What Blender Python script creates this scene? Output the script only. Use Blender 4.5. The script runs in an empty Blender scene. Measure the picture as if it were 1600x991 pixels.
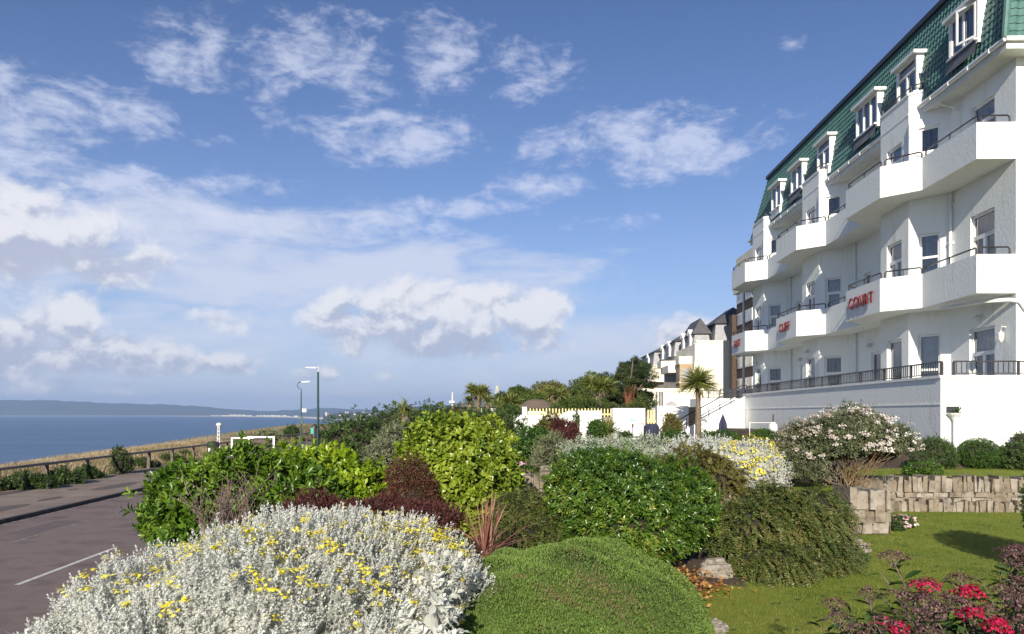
import bpy, bmesh, math, random
import numpy as np
from mathutils import Vector, Matrix
from mathutils import noise as mnoise

rng = np.random.default_rng(11)
random.seed(11)
sc = bpy.context.scene
COL = sc.collection
F, EYE, HY = 1280.0, 3.0, 647.0        # focal length in photo pixels, eye height above the road, horizon row


def W(px, py, t):
    """world point seen at photo pixel (px, py) at a distance t in front of the eye"""
    return np.array([(px - 800.0) / F * t, t, EYE + (HY - py) / F * t])


# ------------------------------------------------------------------ objects
def tag(o, label=None, cat=None, group=None, kind=None):
    if label: o['label'] = label
    if cat: o['category'] = cat
    if group: o['group'] = group
    if kind: o['kind'] = kind
    return o


def empty(name, loc, label, cat, group=None, rz=0.0):
    o = bpy.data.objects.new(name, None)
    COL.objects.link(o)
    o.location = Vector([float(c) for c in loc])
    o.rotation_euler = (0, 0, rz)
    o.empty_display_size = 0.2
    return tag(o, label, cat, group)


class MB:
    def __init__(s):
        s.v, s.f, s.m = [], [], []

    def poly(s, pts, mi=0):
        b = len(s.v)
        s.v += [tuple(float(c) for c in p) for p in pts]
        s.f.append(tuple(range(b, b + len(pts))))
        s.m.append(mi)

    def hexa(s, c, mi=0):
        """8 corners: bottom ring of four, then top ring of four"""
        b = len(s.v)
        s.v += [tuple(float(q) for q in p) for p in c]
        for q in ((3, 2, 1, 0), (4, 5, 6, 7), (0, 1, 5, 4), (1, 2, 6, 5), (2, 3, 7, 6), (3, 0, 4, 7)):
            s.f.append(tuple(b + i for i in q))
            s.m.append(mi)

    def box(s, x0, x1, y0, y1, z0, z1, mi=0):
        s.hexa([(x0, y0, z0), (x1, y0, z0), (x1, y1, z0), (x0, y1, z0),
                (x0, y0, z1), (x1, y0, z1), (x1, y1, z1), (x0, y1, z1)], mi)

    def obox(s, o, u, n, u0, u1, d0, d1, z0, z1, mi=0):
        """box in a frame with plan origin o, unit plan vectors u (along) and n (inward)"""
        P = lambda a, d, z: (o[0] + u[0] * a + n[0] * d, o[1] + u[1] * a + n[1] * d, z)
        s.hexa([P(u0, d0, z0), P(u1, d0, z0), P(u1, d1, z0), P(u0, d1, z0),
                P(u0, d0, z1), P(u1, d0, z1), P(u1, d1, z1), P(u0, d1, z1)], mi)

    def prism(s, poly, z0, z1, mi=0, top=True, bottom=True):
        n = len(poly)
        b = len(s.v)
        s.v += [(float(p[0]), float(p[1]), float(z0)) for p in poly] + [(float(p[0]), float(p[1]), float(z1)) for p in poly]
        for i in range(n):
            j = (i + 1) % n
            s.f.append((b + i, b + j, b + n + j, b + n + i)); s.m.append(mi)
        if bottom: s.f.append(tuple(b + n - 1 - i for i in range(n))); s.m.append(mi)
        if top: s.f.append(tuple(b + n + i for i in range(n))); s.m.append(mi)

    def tube(s, pts, r, n=8, mi=0, cap=True):
        pts = [Vector([float(c) for c in p]) for p in pts]
        rs = r if isinstance(r, (list, tuple)) else [r] * len(pts)
        b = len(s.v)
        for i, p in enumerate(pts):
            d = (pts[min(i + 1, len(pts) - 1)] - pts[max(i - 1, 0)])
            d = d.normalized() if d.length > 1e-9 else Vector((0, 0, 1))
            a = Vector((0, 0, 1)) if abs(d.z) < 0.9 else Vector((1, 0, 0))
            x = d.cross(a).normalized(); y = d.cross(x)
            for k in range(n):
                th = 2 * math.pi * k / n
                s.v.append(tuple(p + (x * math.cos(th) + y * math.sin(th)) * rs[i]))
        for i in range(len(pts) - 1):
            for k in range(n):
                k2 = (k + 1) % n
                s.f.append((b + i * n + k, b + i * n + k2, b + (i + 1) * n + k2, b + (i + 1) * n + k)); s.m.append(mi)
        if cap:
            s.f.append(tuple(b + n - 1 - k for k in range(n))); s.m.append(mi)
            e = b + (len(pts) - 1) * n
            s.f.append(tuple(e + k for k in range(n))); s.m.append(mi)

    def lathe(s, c, prof, n=16, mi=0):
        """prof: (radius, z) from bottom to top, around plan centre c"""
        b = len(s.v)
        for r, z in prof:
            for k in range(n):
                th = 2 * math.pi * k / n
                s.v.append((c[0] + r * math.cos(th), c[1] + r * math.sin(th), z))
        for i in range(len(prof) - 1):
            for k in range(n):
                k2 = (k + 1) % n
                s.f.append((b + i * n + k, b + i * n + k2, b + (i + 1) * n + k2, b + (i + 1) * n + k)); s.m.append(mi)
        s.f.append(tuple(b + n - 1 - k for k in range(n))); s.m.append(mi)
        e = b + (len(prof) - 1) * n
        s.f.append(tuple(e + k for k in range(n))); s.m.append(mi)

    def build(s, name, mats, parent=None, off=(0, 0, 0), smooth=False, bevel=0.0, jit=0.0):
        me = bpy.data.meshes.new(name)
        ox, oy, oz = [float(c) for c in off]
        me.from_pydata([(x - ox, y - oy, z - oz) for x, y, z in s.v], [], s.f)
        if not isinstance(mats, (list, tuple)): mats = [mats]
        for m in mats: me.materials.append(m)
        if len(mats) > 1: me.polygons.foreach_set('material_index', s.m)
        if bevel > 0:
            bm = bmesh.new(); bm.from_mesh(me)
            bmesh.ops.bevel(bm, geom=bm.edges[:], offset=bevel, segments=2, affect='EDGES', profile=0.6, clamp_overlap=True)
            bmesh.ops.recalc_face_normals(bm, faces=bm.faces[:])
            bm.to_mesh(me); bm.free()
        if smooth: me.polygons.foreach_set('use_smooth', [True] * len(me.polygons))
        me.update()
        o = bpy.data.objects.new(name, me)
        COL.objects.link(o)
        if parent: o.parent = parent
        elif off != (0, 0, 0): o.location = (ox, oy, oz)
        return o


# ------------------------------------------------------------------ materials
def nodes_of(name):
    m = bpy.data.materials.new(name)
    m.use_nodes = True
    nt = m.node_tree
    nt.nodes.clear()
    return m, nt, nt.nodes, nt.links


def ramp(N, stops):
    r = N.new('ShaderNodeValToRGB')
    e = r.color_ramp.elements
    while len(e) < len(stops): e.new(0.5)
    for k, (p, c) in enumerate(stops):
        e[k].position = p
        e[k].color = (*c, 1)
    return r


def solid(name, c, c2=None, scale=4.0, rough=0.7, bump=0.0, bscale=60.0, spec=0.5, metal=0.0, detail=6.0, c3=None, lo=0.35, hi=0.65):
    """surface with a noise-mottled colour (object space metres) and a fine bump"""
    m, nt, N, L = nodes_of(name)
    out = N.new('ShaderNodeOutputMaterial'); p = N.new('ShaderNodeBsdfPrincipled')
    L.new(p.outputs[0], out.inputs[0])
    tc = N.new('ShaderNodeTexCoord')
    p.inputs['Roughness'].default_value = rough
    p.inputs['Specular IOR Level'].default_value = spec
    p.inputs['Metallic'].default_value = metal
    p.inputs['Base Color'].default_value = (*c, 1)
    if c2:
        n = N.new('ShaderNodeTexNoise'); n.inputs['Scale'].default_value = scale
        n.inputs['Detail'].default_value = detail; n.inputs['Roughness'].default_value = 0.65
        L.new(tc.outputs['Object'], n.inputs['Vector'])
        st = [(lo, c), (hi, c2)] if not c3 else [(lo, c), ((lo + hi) / 2, c2), (hi, c3)]
        r = ramp(N, st)
        L.new(n.outputs['Fac'], r.inputs[0]); L.new(r.outputs[0], p.inputs['Base Color'])
    if bump:
        n2 = N.new('ShaderNodeTexNoise'); n2.inputs['Scale'].default_value = bscale
        n2.inputs['Detail'].default_value = 4
        L.new(tc.outputs['Object'], n2.inputs['Vector'])
        b = N.new('ShaderNodeBump'); b.inputs['Strength'].default_value = bump; b.inputs['Distance'].default_value = 0.02
        L.new(n2.outputs['Fac'], b.inputs['Height']); L.new(b.outputs[0], p.inputs['Normal'])
    return m


def leafmat(name, stops, rough=0.45, trans=0.25, spec=0.4, tcol=None):
    """leaf: colour picked per leaf by the attribute v, some light passes through"""
    m, nt, N, L = nodes_of(name)
    out = N.new('ShaderNodeOutputMaterial'); p = N.new('ShaderNodeBsdfPrincipled')
    at = N.new('ShaderNodeAttribute'); at.attribute_name = 'v'
    r = ramp(N, stops)
    L.new(at.outputs['Fac'], r.inputs[0]); L.new(r.outputs[0], p.inputs['Base Color'])
    p.inputs['Roughness'].default_value = rough
    p.inputs['Specular IOR Level'].default_value = spec
    if trans > 0:
        t = N.new('ShaderNodeBsdfTranslucent'); mx = N.new('ShaderNodeMixShader')
        mx.inputs[0].default_value = trans
        h = N.new('ShaderNodeHueSaturation'); h.inputs['Saturation'].default_value = 1.1; h.inputs['Value'].default_value = 1.3
        L.new(r.outputs[0], h.inputs['Color']); L.new(h.outputs[0], t.inputs[0])
        L.new(p.outputs[0], mx.inputs[1]); L.new(t.outputs[0], mx.inputs[2]); L.new(mx.outputs[0], out.inputs[0])
    else:
        L.new(p.outputs[0], out.inputs[0])
    return m


def stucco(name, c, c2):
    """rendered wall: coarse trowelled bump, faint weather stains running down"""
    m, nt, N, L = nodes_of(name)
    out = N.new('ShaderNodeOutputMaterial'); p = N.new('ShaderNodeBsdfPrincipled')
    L.new(p.outputs[0], out.inputs[0])
    tc = N.new('ShaderNodeTexCoord')
    mp = N.new('ShaderNodeMapping'); mp.inputs['Scale'].default_value = (2.2, 2.2, 0.35)
    L.new(tc.outputs['Object'], mp.inputs[0])
    n = N.new('ShaderNodeTexNoise'); n.inputs['Scale'].default_value = 1.6; n.inputs['Detail'].default_value = 8; n.inputs['Roughness'].default_value = 0.7
    L.new(mp.outputs[0], n.inputs['Vector'])
    r = ramp(N, [(0.38, c), (0.56, c), (0.76, c2)])
    L.new(n.outputs['Fac'], r.inputs[0]); L.new(r.outputs[0], p.inputs['Base Color'])
    p.inputs['Roughness'].default_value = 0.8
    n2 = N.new('ShaderNodeTexNoise'); n2.inputs['Scale'].default_value = 13; n2.inputs['Detail'].default_value = 7
    L.new(tc.outputs['Object'], n2.inputs['Vector'])
    b = N.new('ShaderNodeBump'); b.inputs['Strength'].default_value = 0.22; b.inputs['Distance'].default_value = 0.03
    L.new(n2.outputs['Fac'], b.inputs['Height']); L.new(b.outputs[0], p.inputs['Normal'])
    return m


def glassmat(name, tint=(0.8, 0.83, 0.86), refl=0.1):
    m, nt, N, L = nodes_of(name)
    out = N.new('ShaderNodeOutputMaterial')
    t = N.new('ShaderNodeBsdfTransparent'); t.inputs[0].default_value = (*tint, 1)
    g = N.new('ShaderNodeBsdfGlossy'); g.inputs['Roughness'].default_value = 0.02
    fr = N.new('ShaderNodeFresnel'); fr.inputs['IOR'].default_value = 1.55
    ad = N.new('ShaderNodeMath'); ad.operation = 'ADD'; ad.use_clamp = True; ad.inputs[1].default_value = refl
    L.new(fr.outputs[0], ad.inputs[0])
    mx = N.new('ShaderNodeMixShader')
    L.new(ad.outputs[0], mx.inputs[0]); L.new(t.outputs[0], mx.inputs[1]); L.new(g.outputs[0], mx.inputs[2])
    L.new(mx.outputs[0], out.inputs[0])
    return m


M = {}
M['render'] = stucco('white_render', (0.82, 0.83, 0.79), (0.6, 0.58, 0.5))
M['render2'] = stucco('white_render_garden', (0.82, 0.82, 0.8), (0.62, 0.6, 0.55))
M['trim'] = solid('white_trim', (0.82, 0.82, 0.8), (0.7, 0.7, 0.67), 3, 0.4)
M['soffit'] = solid('soffit', (0.72, 0.72, 0.69), (0.62, 0.62, 0.58), 3, 0.6)
M['black'] = solid('black_iron', (0.02, 0.02, 0.022), (0.045, 0.04, 0.04), 9, 0.4)
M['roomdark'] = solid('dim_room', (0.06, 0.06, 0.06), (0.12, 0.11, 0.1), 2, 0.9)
M['glass'] = glassmat('window_glass')
M['glassfar'] = solid('curtained_glass', (0.5, 0.52, 0.54), (0.16, 0.18, 0.2), 0.9, 0.15, spec=0.7)
M['curtain'] = solid('net_curtain', (0.62, 0.62, 0.6), (0.42, 0.43, 0.44), 14, 0.9)
M['curtain_dark'] = solid('grey_curtain', (0.42, 0.41, 0.42), (0.25, 0.24, 0.25), 14, 0.9)
M['curtain_red'] = solid('red_curtain', (0.14, 0.03, 0.03), (0.07, 0.03, 0.03), 10, 0.9)
M['tile'] = solid('green_glazed_tile', (0.034, 0.1, 0.083), (0.08, 0.165, 0.145), 2.2, 0.45, spec=0.5, c3=(0.05, 0.13, 0.11), lo=0.3, hi=0.7)
M['lead'] = solid('lead_flashing', (0.1, 0.1, 0.11), (0.17, 0.17, 0.18), 3, 0.6)
M['ridge'] = solid('dark_ridge', (0.02, 0.022, 0.03), None, 1, 0.5)
M['red'] = solid('red_letters', (0.26, 0.022, 0.02), (0.17, 0.016, 0.016), 6, 0.5)
M['asphalt'] = solid('road_asphalt', (0.145, 0.108, 0.1), (0.22, 0.17, 0.158), .7, 0.85, 0.8, 90, 0.3, c3=(0.175, 0.132, 0.123))
M['paving'] = solid('pavement_asphalt', (0.19, 0.15, 0.125), (0.28, 0.225, 0.19), 0.8, 0.9, 0.4, 70, 0.3)
M['kerb'] = solid('kerb_stone', (0.05, 0.046, 0.044), (0.1, 0.09, 0.085), 4, 0.9, 0.4, 40)
M['line'] = solid('road_paint', (0.62, 0.6, 0.56), (0.4, 0.38, 0.36), 9, 0.7, lo=0.45, hi=0.75)
M['linefaint'] = solid('worn_road_paint', (0.125, 0.1, 0.1), (0.33, 0.3, 0.29), 5, 0.8, lo=0.42, hi=0.62)
M['wood'] = solid('weathered_wood', (0.07, 0.05, 0.042), (0.15, 0.115, 0.095), 12, 0.85, 0.4, 50)
M['rail'] = solid('weathered_rail', (0.22, 0.18, 0.165), (0.36, 0.31, 0.28), 8, 0.8, 0.3, 40)
M['stone'] = solid('purbeck_stone', (0.115, 0.094, 0.073), (0.25, 0.205, 0.15), 6, 0.9, 0.9, 20, c3=(0.31, 0.265, 0.205), lo=0.33, hi=0.68)
def island_tone(m, lo=.68, hi=1.12):
    """each separate stone of a mesh gets its own tone"""
    nt = m.node_tree; N = nt.nodes; p = next(n for n in N if n.type == 'BSDF_PRINCIPLED')
    src = p.inputs['Base Color'].links[0].from_socket
    g = N.new('ShaderNodeNewGeometry'); mr = N.new('ShaderNodeMapRange'); nt.links.new(g.outputs['Random Per Island'], mr.inputs['Value'])
    mr.inputs['To Min'].default_value = lo; mr.inputs['To Max'].default_value = hi
    h = N.new('ShaderNodeHueSaturation'); nt.links.new(mr.outputs[0], h.inputs['Value']); nt.links.new(src, h.inputs['Color'])
    s2 = N.new('ShaderNodeMapRange'); nt.links.new(g.outputs['Random Per Island'], s2.inputs['Value']); s2.inputs['To Min'].default_value = 1.15; s2.inputs['To Max'].default_value = .65
    nt.links.new(s2.outputs[0], h.inputs['Saturation'])
    nt.links.new(h.outputs[0], p.inputs['Base Color'])


island_tone(M['stone'])
M['mortar'] = solid('mortar', (0.16, 0.13, 0.1), (0.24, 0.2, 0.15), 12, 0.95, 0.5, 40)
M['soil'] = solid('bed_soil', (0.04, 0.026, 0.018), (0.09, 0.06, 0.04), 6, 0.95, 0.9, 25)
M['bark'] = solid('bark', (0.1, 0.075, 0.05), (0.19, 0.15, 0.11), 14, 0.9, 0.8, 30)
M['coreshade'] = solid('dark_core_shade', (0.014, 0.012, 0.007), (0.03, 0.025, 0.014), 25, 0.95)  # solid crown core; shade inside the foliage put into its near-black wood colour
M['twig'] = solid('bare_twig', (0.1, 0.065, 0.055), (0.19, 0.14, 0.12), 20, 0.85)
M['greenmetal'] = solid('dark_green_paint', (0.012, 0.045, 0.045), (0.02, 0.06, 0.058), 6, 0.45)
M['greymetal'] = solid('galvanised', (0.42, 0.42, 0.4), (0.55, 0.55, 0.53), 8, 0.5)
M['lampwhite'] = solid('lamp_head', (0.7, 0.68, 0.64), (0.6, 0.58, 0.55), 6, 0.4)
M['brick'] = solid('brown_brick', (0.05, 0.032, 0.022), (0.08, 0.05, 0.034), 3, 0.85)
M['cream'] = solid('cream_render', (0.8, 0.75, 0.62), (0.72, 0.66, 0.52), 0.5, 0.85)
M['buff'] = solid('buff_brick', (0.36, 0.25, 0.14), (0.44, 0.32, 0.19), 2, 0.85)
M['redbrick'] = solid('red_brick', (0.3, 0.1, 0.05), (0.38, 0.15, 0.08), 2, 0.85)
M['slate'] = solid('slate', (0.05, 0.05, 0.055), (0.085, 0.085, 0.09), 2, 0.6)
M['slatewall'] = solid('hung_slate', (0.22, 0.22, 0.23), (0.3, 0.3, 0.31), 2, 0.6)
M['picket'] = solid('yellow_picket', (0.66, 0.56, 0.29), (0.56, 0.46, 0.22), 6, 0.7)
M['thatch'] = solid('thatch', (0.1, 0.075, 0.055), (0.17, 0.13, 0.1), 10, 0.95, 0.8, 30)
M['navy'] = solid('navy_canvas', (0.016, 0.02, 0.05), (0.03, 0.035, 0.075), 6, 0.85)
M['darkplastic'] = solid('dark_plastic', (0.02, 0.02, 0.024), (0.04, 0.04, 0.045), 5, 0.5)
M['greensign'] = solid('green_sign', (0.03, 0.3, 0.2), None, 1, 0.5)
M['town'] = solid('far_town_walls', (0.6, 0.58, 0.54), (0.3, 0.27, 0.25), 0.02, 0.9)
M['sand'] = solid('beach_sand', (0.6, 0.52, 0.42), (0.5, 0.43, 0.34), 0.01, 0.95)
M['hill'] = solid('far_hill', (0.02, 0.035, 0.02), (0.05, 0.065, 0.03), 0.004, 0.95, c3=(0.03, 0.045, 0.025))
M['farland'] = solid('ground_far', (0.05, 0.07, 0.025), (0.1, 0.11, 0.05), 0.05, 0.95)
M['cliffgrass'] = solid('cliff_turf', (0.09, 0.08, 0.035), (0.2, 0.155, 0.075), 0.7, 0.95, 0.8, 8)
M['rock'] = solid('limestone_rock', (0.1, 0.09, 0.07), (0.26, 0.23, 0.185), 7, 0.9, 0.9, 18, c3=(0.18, 0.16, 0.13))


# ------------------------------------------------------------------ foliage
def unit(a):
    return a / np.maximum(np.linalg.norm(a, axis=-1, keepdims=True), 1e-9)


# templates: (x across in half widths, y along, z fold), faces
T_OVAL = (np.array([[0, 0, 0], [-0.8, .28, .10], [0, .3, 0], [0.8, .28, .10], [-0.95, .62, .08], [0, .64, -.02], [0.95, .62, .08], [0, 1, -.10]], float),
          [(0, 2, 1), (0, 3, 2), (1, 2, 5, 4), (2, 3, 6, 5), (4, 5, 7), (5, 6, 7)])
T_DIA = (np.array([[0, 0, 0], [-1, .5, .09], [0, .5, 0], [1, .5, .09], [0, 1, -.06]], float),
         [(0, 2, 1), (0, 3, 2), (1, 2, 4), (2, 3, 4)])
T_CARD = (np.array([[-.25, 0, 0], [.25, 0, 0], [1, .55, .06], [0, 1, 0], [-1, .5, .06]], float), [(0, 1, 2, 3, 4)])
T_NEEDLE = (np.array([[-.5, 0, 0], [.5, 0, 0], [0, 1, 0]], float), [(0, 1, 2)])


class LB:
    """collects many small faces as arrays, links them as ONE mesh object"""
    def __init__(s):
        s.V, s.Fl, s.Fn, s.v, s.mi, s.n = [], [], [], [], [], 0

    def add(s, V, faces, vals, mi=0):
        """V (n,k,3), faces on one template, vals (n,)"""
        n, k, _ = V.shape
        base = s.n + np.arange(n)[:, None] * k
        for f in faces:
            s.Fl.append((base + np.array(f)[None, :]).ravel())
            s.Fn.append(np.full(n, len(f), np.int32))
            s.mi.append(np.full(n, mi, np.int32))
        s.V.append(V.reshape(-1, 3)); s.v.append(np.repeat(vals, k)); s.n += n * k

    def leaves(s, P, Y, Nn, length, width, tmpl=T_DIA, vals=None, mi=0):
        Y = unit(Y); X = unit(np.cross(Y, Nn)); Z = np.cross(X, Y)
        n = len(P)
        length = np.broadcast_to(length, (n,)); width = np.broadcast_to(width, (n,))
        if vals is None: vals = rng.random(n)
        t = tmpl[0]
        V = (P[:, None, :] + X[:, None, :] * (t[None, :, 0, None] * width[:, None, None] * .5)
             + Y[:, None, :] * (t[None, :, 1, None] * length[:, None, None]) + Z[:, None, :] * (t[None, :, 2, None] * length[:, None, None]))
        s.add(V, tmpl[1], vals, mi)

    def straps(s, P, D, length, width, droop, nseg=5, vals=None, mi=0, taper=1.0):
        n = len(P); D = unit(D)
        length = np.broadcast_to(length, (n,)); width = np.broadcast_to(width, (n,)); droop = np.broadcast_to(droop, (n,))
        if vals is None: vals = rng.random(n)
        side = np.cross(D, np.array([0, 0, 1.0])[None]); bad = np.linalg.norm(side, axis=1) < 1e-3
        side[bad] = [1, 0, 0]
        side = unit(side + rng.normal(0, .35, (n, 3)))
        rows = []
        for i in range(nseg + 1):
            u = i / nseg
            c = P + D * (length * u)[:, None]; c[:, 2] -= droop * length * u * u
            w = width * .5 * (min(1.0, .55 + 1.5 * u)) * (1 - u ** 2.2 * taper + .02)
            rows += [c - side * w[:, None], c + side * w[:, None]]
        V = np.stack(rows, 1)
        s.add(V, [(2 * i, 2 * i + 1, 2 * i + 3, 2 * i + 2) for i in range(nseg)], vals, mi)

    def mb(s, mb, val=0.5, mi=0):
        V = np.array(mb.v, float); b = s.n
        s.V.append(V); s.v.append(np.full(len(V), val)); s.n += len(V)
        for f in mb.f:
            s.Fl.append(np.array(f) + b); s.Fn.append(np.array([len(f)], np.int32)); s.mi.append(np.array([mi], np.int32))

    def build(s, name, mats, parent=None, off=(0, 0, 0)):
        V = np.concatenate(s.V) - np.array(off, float)[None]
        Fl = np.concatenate(s.Fl).astype(np.int32); Fn = np.concatenate(s.Fn); mi = np.concatenate(s.mi)
        me = bpy.data.meshes.new(name)
        me.vertices.add(len(V)); me.vertices.foreach_set('co', V.astype(np.float32).ravel())
        me.loops.add(len(Fl)); me.loops.foreach_set('vertex_index', Fl)
        me.polygons.add(len(Fn))
        st = np.zeros(len(Fn), np.int32); st[1:] = np.cumsum(Fn)[:-1]
        me.polygons.foreach_set('loop_start', st)
        if not isinstance(mats, (list, tuple)): mats = [mats]
        for m in mats: me.materials.append(m)
        me.polygons.foreach_set('material_index', mi)
        a = me.attributes.new('v', 'FLOAT', 'POINT'); a.data.foreach_set('value', np.concatenate(s.v).astype(np.float32))
        me.update(calc_edges=True); me.validate()
        o = bpy.data.objects.new(name, me); COL.objects.link(o)
        if parent: o.parent = parent
        elif tuple(off) != (0, 0, 0): o.location = Vector([float(c) for c in off])
        return o


def lump(P, sc_, amp):
    """smooth pseudo-noise of positions, vectorised"""
    x, y, z = P[:, 0] * sc_, P[:, 1] * sc_, P[:, 2] * sc_
    return amp * (np.sin(x * 1.7 + 1.3 * np.sin(y * 1.1 + .5) + 2.1) * np.sin(y * 1.9 + 1.1 * np.sin(z * 1.3)) + .6 * np.sin(z * 2.3 + x * 1.2 + 1.7 * np.sin(x * .7)) + .4 * np.sin(x * 4.1 + y * 3.7 + z * 3.3))


def shell(blobs, n, din=.25, amp=.06, zlow=-.75, freq=3.0, keep=.86):
    """points spread over the outer skin of a union of ellipsoids (c, r); returns points, outward normals"""
    areas = np.array([(r[0] * r[1] + r[1] * r[2] + r[0] * r[2]) for c, r in blobs]); areas /= areas.sum()
    P, Nn = [], []
    got = 0
    for _ in range(8):
        which = rng.choice(len(blobs), n * 2, p=areas)
        d = unit(rng.normal(0, 1, (n * 2, 3)))
        d = d[d[:, 2] > zlow] if False else d
        C = np.array([blobs[i][0] for i in which]); R = np.array([blobs[i][1] for i in which])
        dep = 1 - din * rng.random(n * 2) ** 1.6
        q = C + d * R * dep[:, None]
        q += unit(d / R) * lump(q, freq, amp)[:, None]
        ok = d[:, 2] > zlow
        for j, (c, r) in enumerate(blobs):
            inside = (((q - c) / (np.array(r) * keep)) ** 2).sum(1) < 1
            ok &= ~(inside & (which != j))
        P.append(q[ok]); Nn.append(unit(d / R)[ok]); got += ok.sum()
        if got >= n: break
    return np.concatenate(P)[:n], np.concatenate(Nn)[:n]


def rosettes(lb, P, D, k, length, width, th, shoot, tmpl=T_DIA, vals=None, mi=0, lj=.25, sideways=0):
    """k leaves in a spiral round every shoot tip P with axis D"""
    n = len(P); D = unit(D)
    a = np.where(np.abs(D[:, 2:3]) < .9, np.array([[0, 0, 1.0]]), np.array([[1.0, 0, 0]]))
    U = unit(np.cross(D, a)); Vv = np.cross(D, U)
    ph0 = rng.random(n) * 6.28
    base_v = rng.random(n) if vals is None else vals
    for i in range(k):
        fr = i / max(1, k - 1)
        ph = ph0 + i * 2.39996 + rng.normal(0, .25, n)
        t = th[0] + (th[1] - th[0]) * (1 - fr) + rng.normal(0, .12, n)
        R = U * np.cos(ph)[:, None] + Vv * np.sin(ph)[:, None]
        Y = D * np.cos(t)[:, None] + R * np.sin(t)[:, None]
        Nn = D * np.sin(t)[:, None] - R * np.cos(t)[:, None]
        B = P - D * ((1 - fr) * shoot * (.7 + .6 * rng.random(n)))[:, None]
        ln = length * (1 - lj + 2 * lj * rng.random(n)) * (1 - .35 * fr)
        lb.leaves(B, Y, Nn, ln, width * ln / length, tmpl, np.clip(base_v + rng.normal(0, .13, n), 0, 1), mi)


def blob(px, py, rx, ry, t, rd=None):
    c = W(px, py, t); k = t / F
    return (c, np.array([rx * k, rd if rd else rx * k, ry * k]))


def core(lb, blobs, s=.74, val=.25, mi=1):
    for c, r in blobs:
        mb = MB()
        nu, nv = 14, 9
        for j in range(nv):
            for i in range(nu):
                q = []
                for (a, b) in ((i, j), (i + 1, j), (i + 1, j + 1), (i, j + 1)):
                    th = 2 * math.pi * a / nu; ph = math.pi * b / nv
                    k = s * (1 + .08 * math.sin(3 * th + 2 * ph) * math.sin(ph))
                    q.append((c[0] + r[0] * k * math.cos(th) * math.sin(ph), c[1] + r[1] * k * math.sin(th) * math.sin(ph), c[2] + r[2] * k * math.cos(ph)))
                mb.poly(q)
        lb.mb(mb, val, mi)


def stems(blobs, base, n, r=.012, mat=None, parent=None, off=(0, 0, 0), name='stem', reach=.85, zlow=-.2):
    mb = MB()
    P, _ = shell(blobs, n, .1, 0, zlow)
    for p in P:
        b = np.array(base) + np.append(rng.normal(0, .06, 2) * (1 + 4 * np.array([blobs[0][1][0], blobs[0][1][1]])) * .5, 0)
        m = (b + p) / 2 + rng.normal(0, .06, 3)
        e = b + (p - b) * reach
        mb.tube([b, m, e], [r, r * .7, r * .35], 5)
    return mb.build(name, mat or M['bark'], parent, off)


L = {}
L['laurel'] = leafmat('laurel_leaf', [(0, (.045, .095, .009)), (.5, (.095, .18, .016)), (1, (.19, .28, .03))], .34, .25, .45)
L['laurel_y'] = leafmat('golden_laurel_leaf', [(0, (.09, .17, .008)), (.5, (.2, .3, .014)), (1, (.31, .4, .025))], .36, .28, .45)
L['griselinia'] = leafmat('griselinia_leaf', [(0, (.08, .145, .012)), (.5, (.18, .25, .02)), (1, (.3, .36, .045))], .33, .25, .5)
L['choisya'] = leafmat('choisya_leaf', [(0, (.03, .07, .009)), (.5, (.068, .135, .015)), (.9, (.13, .21, .025)), (1, (.26, .28, .045))], .3, .2, .55)
L['hedge'] = leafmat('hedge_leaf', [(0, (.025, .05, .012)), (.5, (.05, .09, .02)), (1, (.095, .14, .035))], .45, .2, .35)
L['box'] = leafmat('box_leaf', [(0, (.022, .06, .008)), (.5, (.045, .1, .012)), (1, (.08, .15, .02))], .4, .2, .4)
L['olive'] = leafmat('olive_leaf', [(0, (.1, .12, .06)), (.5, (.17, .19, .1)), (1, (.26, .27, .16))], .55, .15, .3)
L['olearia'] = leafmat('olearia_leaf', [(0, (.06, .08, .035)), (.5, (.12, .14, .065)), (1, (.23, .225, .14))], .5, .15, .35)
L['silver'] = leafmat('silver_leaf', [(0, (.46, .47, .42)), (.5, (.6, .61, .56)), (1, (.72, .72, .67))], .75, .32, .2)
L['greysil'] = leafmat('grey_leaf', [(0, (.2, .24, .17)), (.5, (.3, .34, .25)), (1, (.42, .44, .35))], .75, .12, .2)
L['mound'] = leafmat('cushion_leaf', [(0, (.3, .21, .13)), (.18, (.19, .15, .07)), (.3, (.1, .16, .038)), (.6, (.16, .245, .054)), (1, (.22, .315, .072))], .55, .35, .25)
L['coton'] = leafmat('cotoneaster_leaf', [(0, (.035, .062, .013)), (.5, (.085, .115, .024)), (.85, (.14, .15, .04)), (1, (.18, .13, .05))], .4, .15, .4)
L['fern'] = leafmat('bronze_fern_leaf', [(0, (.07, .06, .02)), (.5, (.13, .12, .03)), (1, (.21, .2, .05))], .5, .2, .3)
L['berberis'] = leafmat('berberis_leaf', [(0, (.035, .012, .009)), (.45, (.085, .025, .018)), (.7, (.14, .055, .035)), (.85, (.07, .075, .02)), (1, (.12, .12, .04))], .4, .2, .4)
L['maroon'] = leafmat('maroon_leaf', [(0, (.045, .014, .014)), (.6, (.1, .032, .03)), (1, (.15, .065, .05))], .55, .25, .3)
L['pinkstrap'] = leafmat('pink_strap_leaf', [(0, (.16, .075, .055)), (.5, (.3, .12, .095)), (1, (.36, .22, .15))], .4, .25, .4)
L['palm'] = leafmat('cordyline_leaf', [(0, (.07, .1, .02)), (.5, (.15, .18, .04)), (1, (.3, .3, .09))], .45, .25, .35)
L['palmdead'] = leafmat('dead_strap', [(0, (.2, .15, .09)), (1, (.34, .26, .16))], .7, .1, .2)
L['pine'] = leafmat('pine_needles', [(0, (.018, .032, .01)), (.5, (.04, .062, .018)), (1, (.085, .11, .035))], .5, .1, .3)
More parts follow.
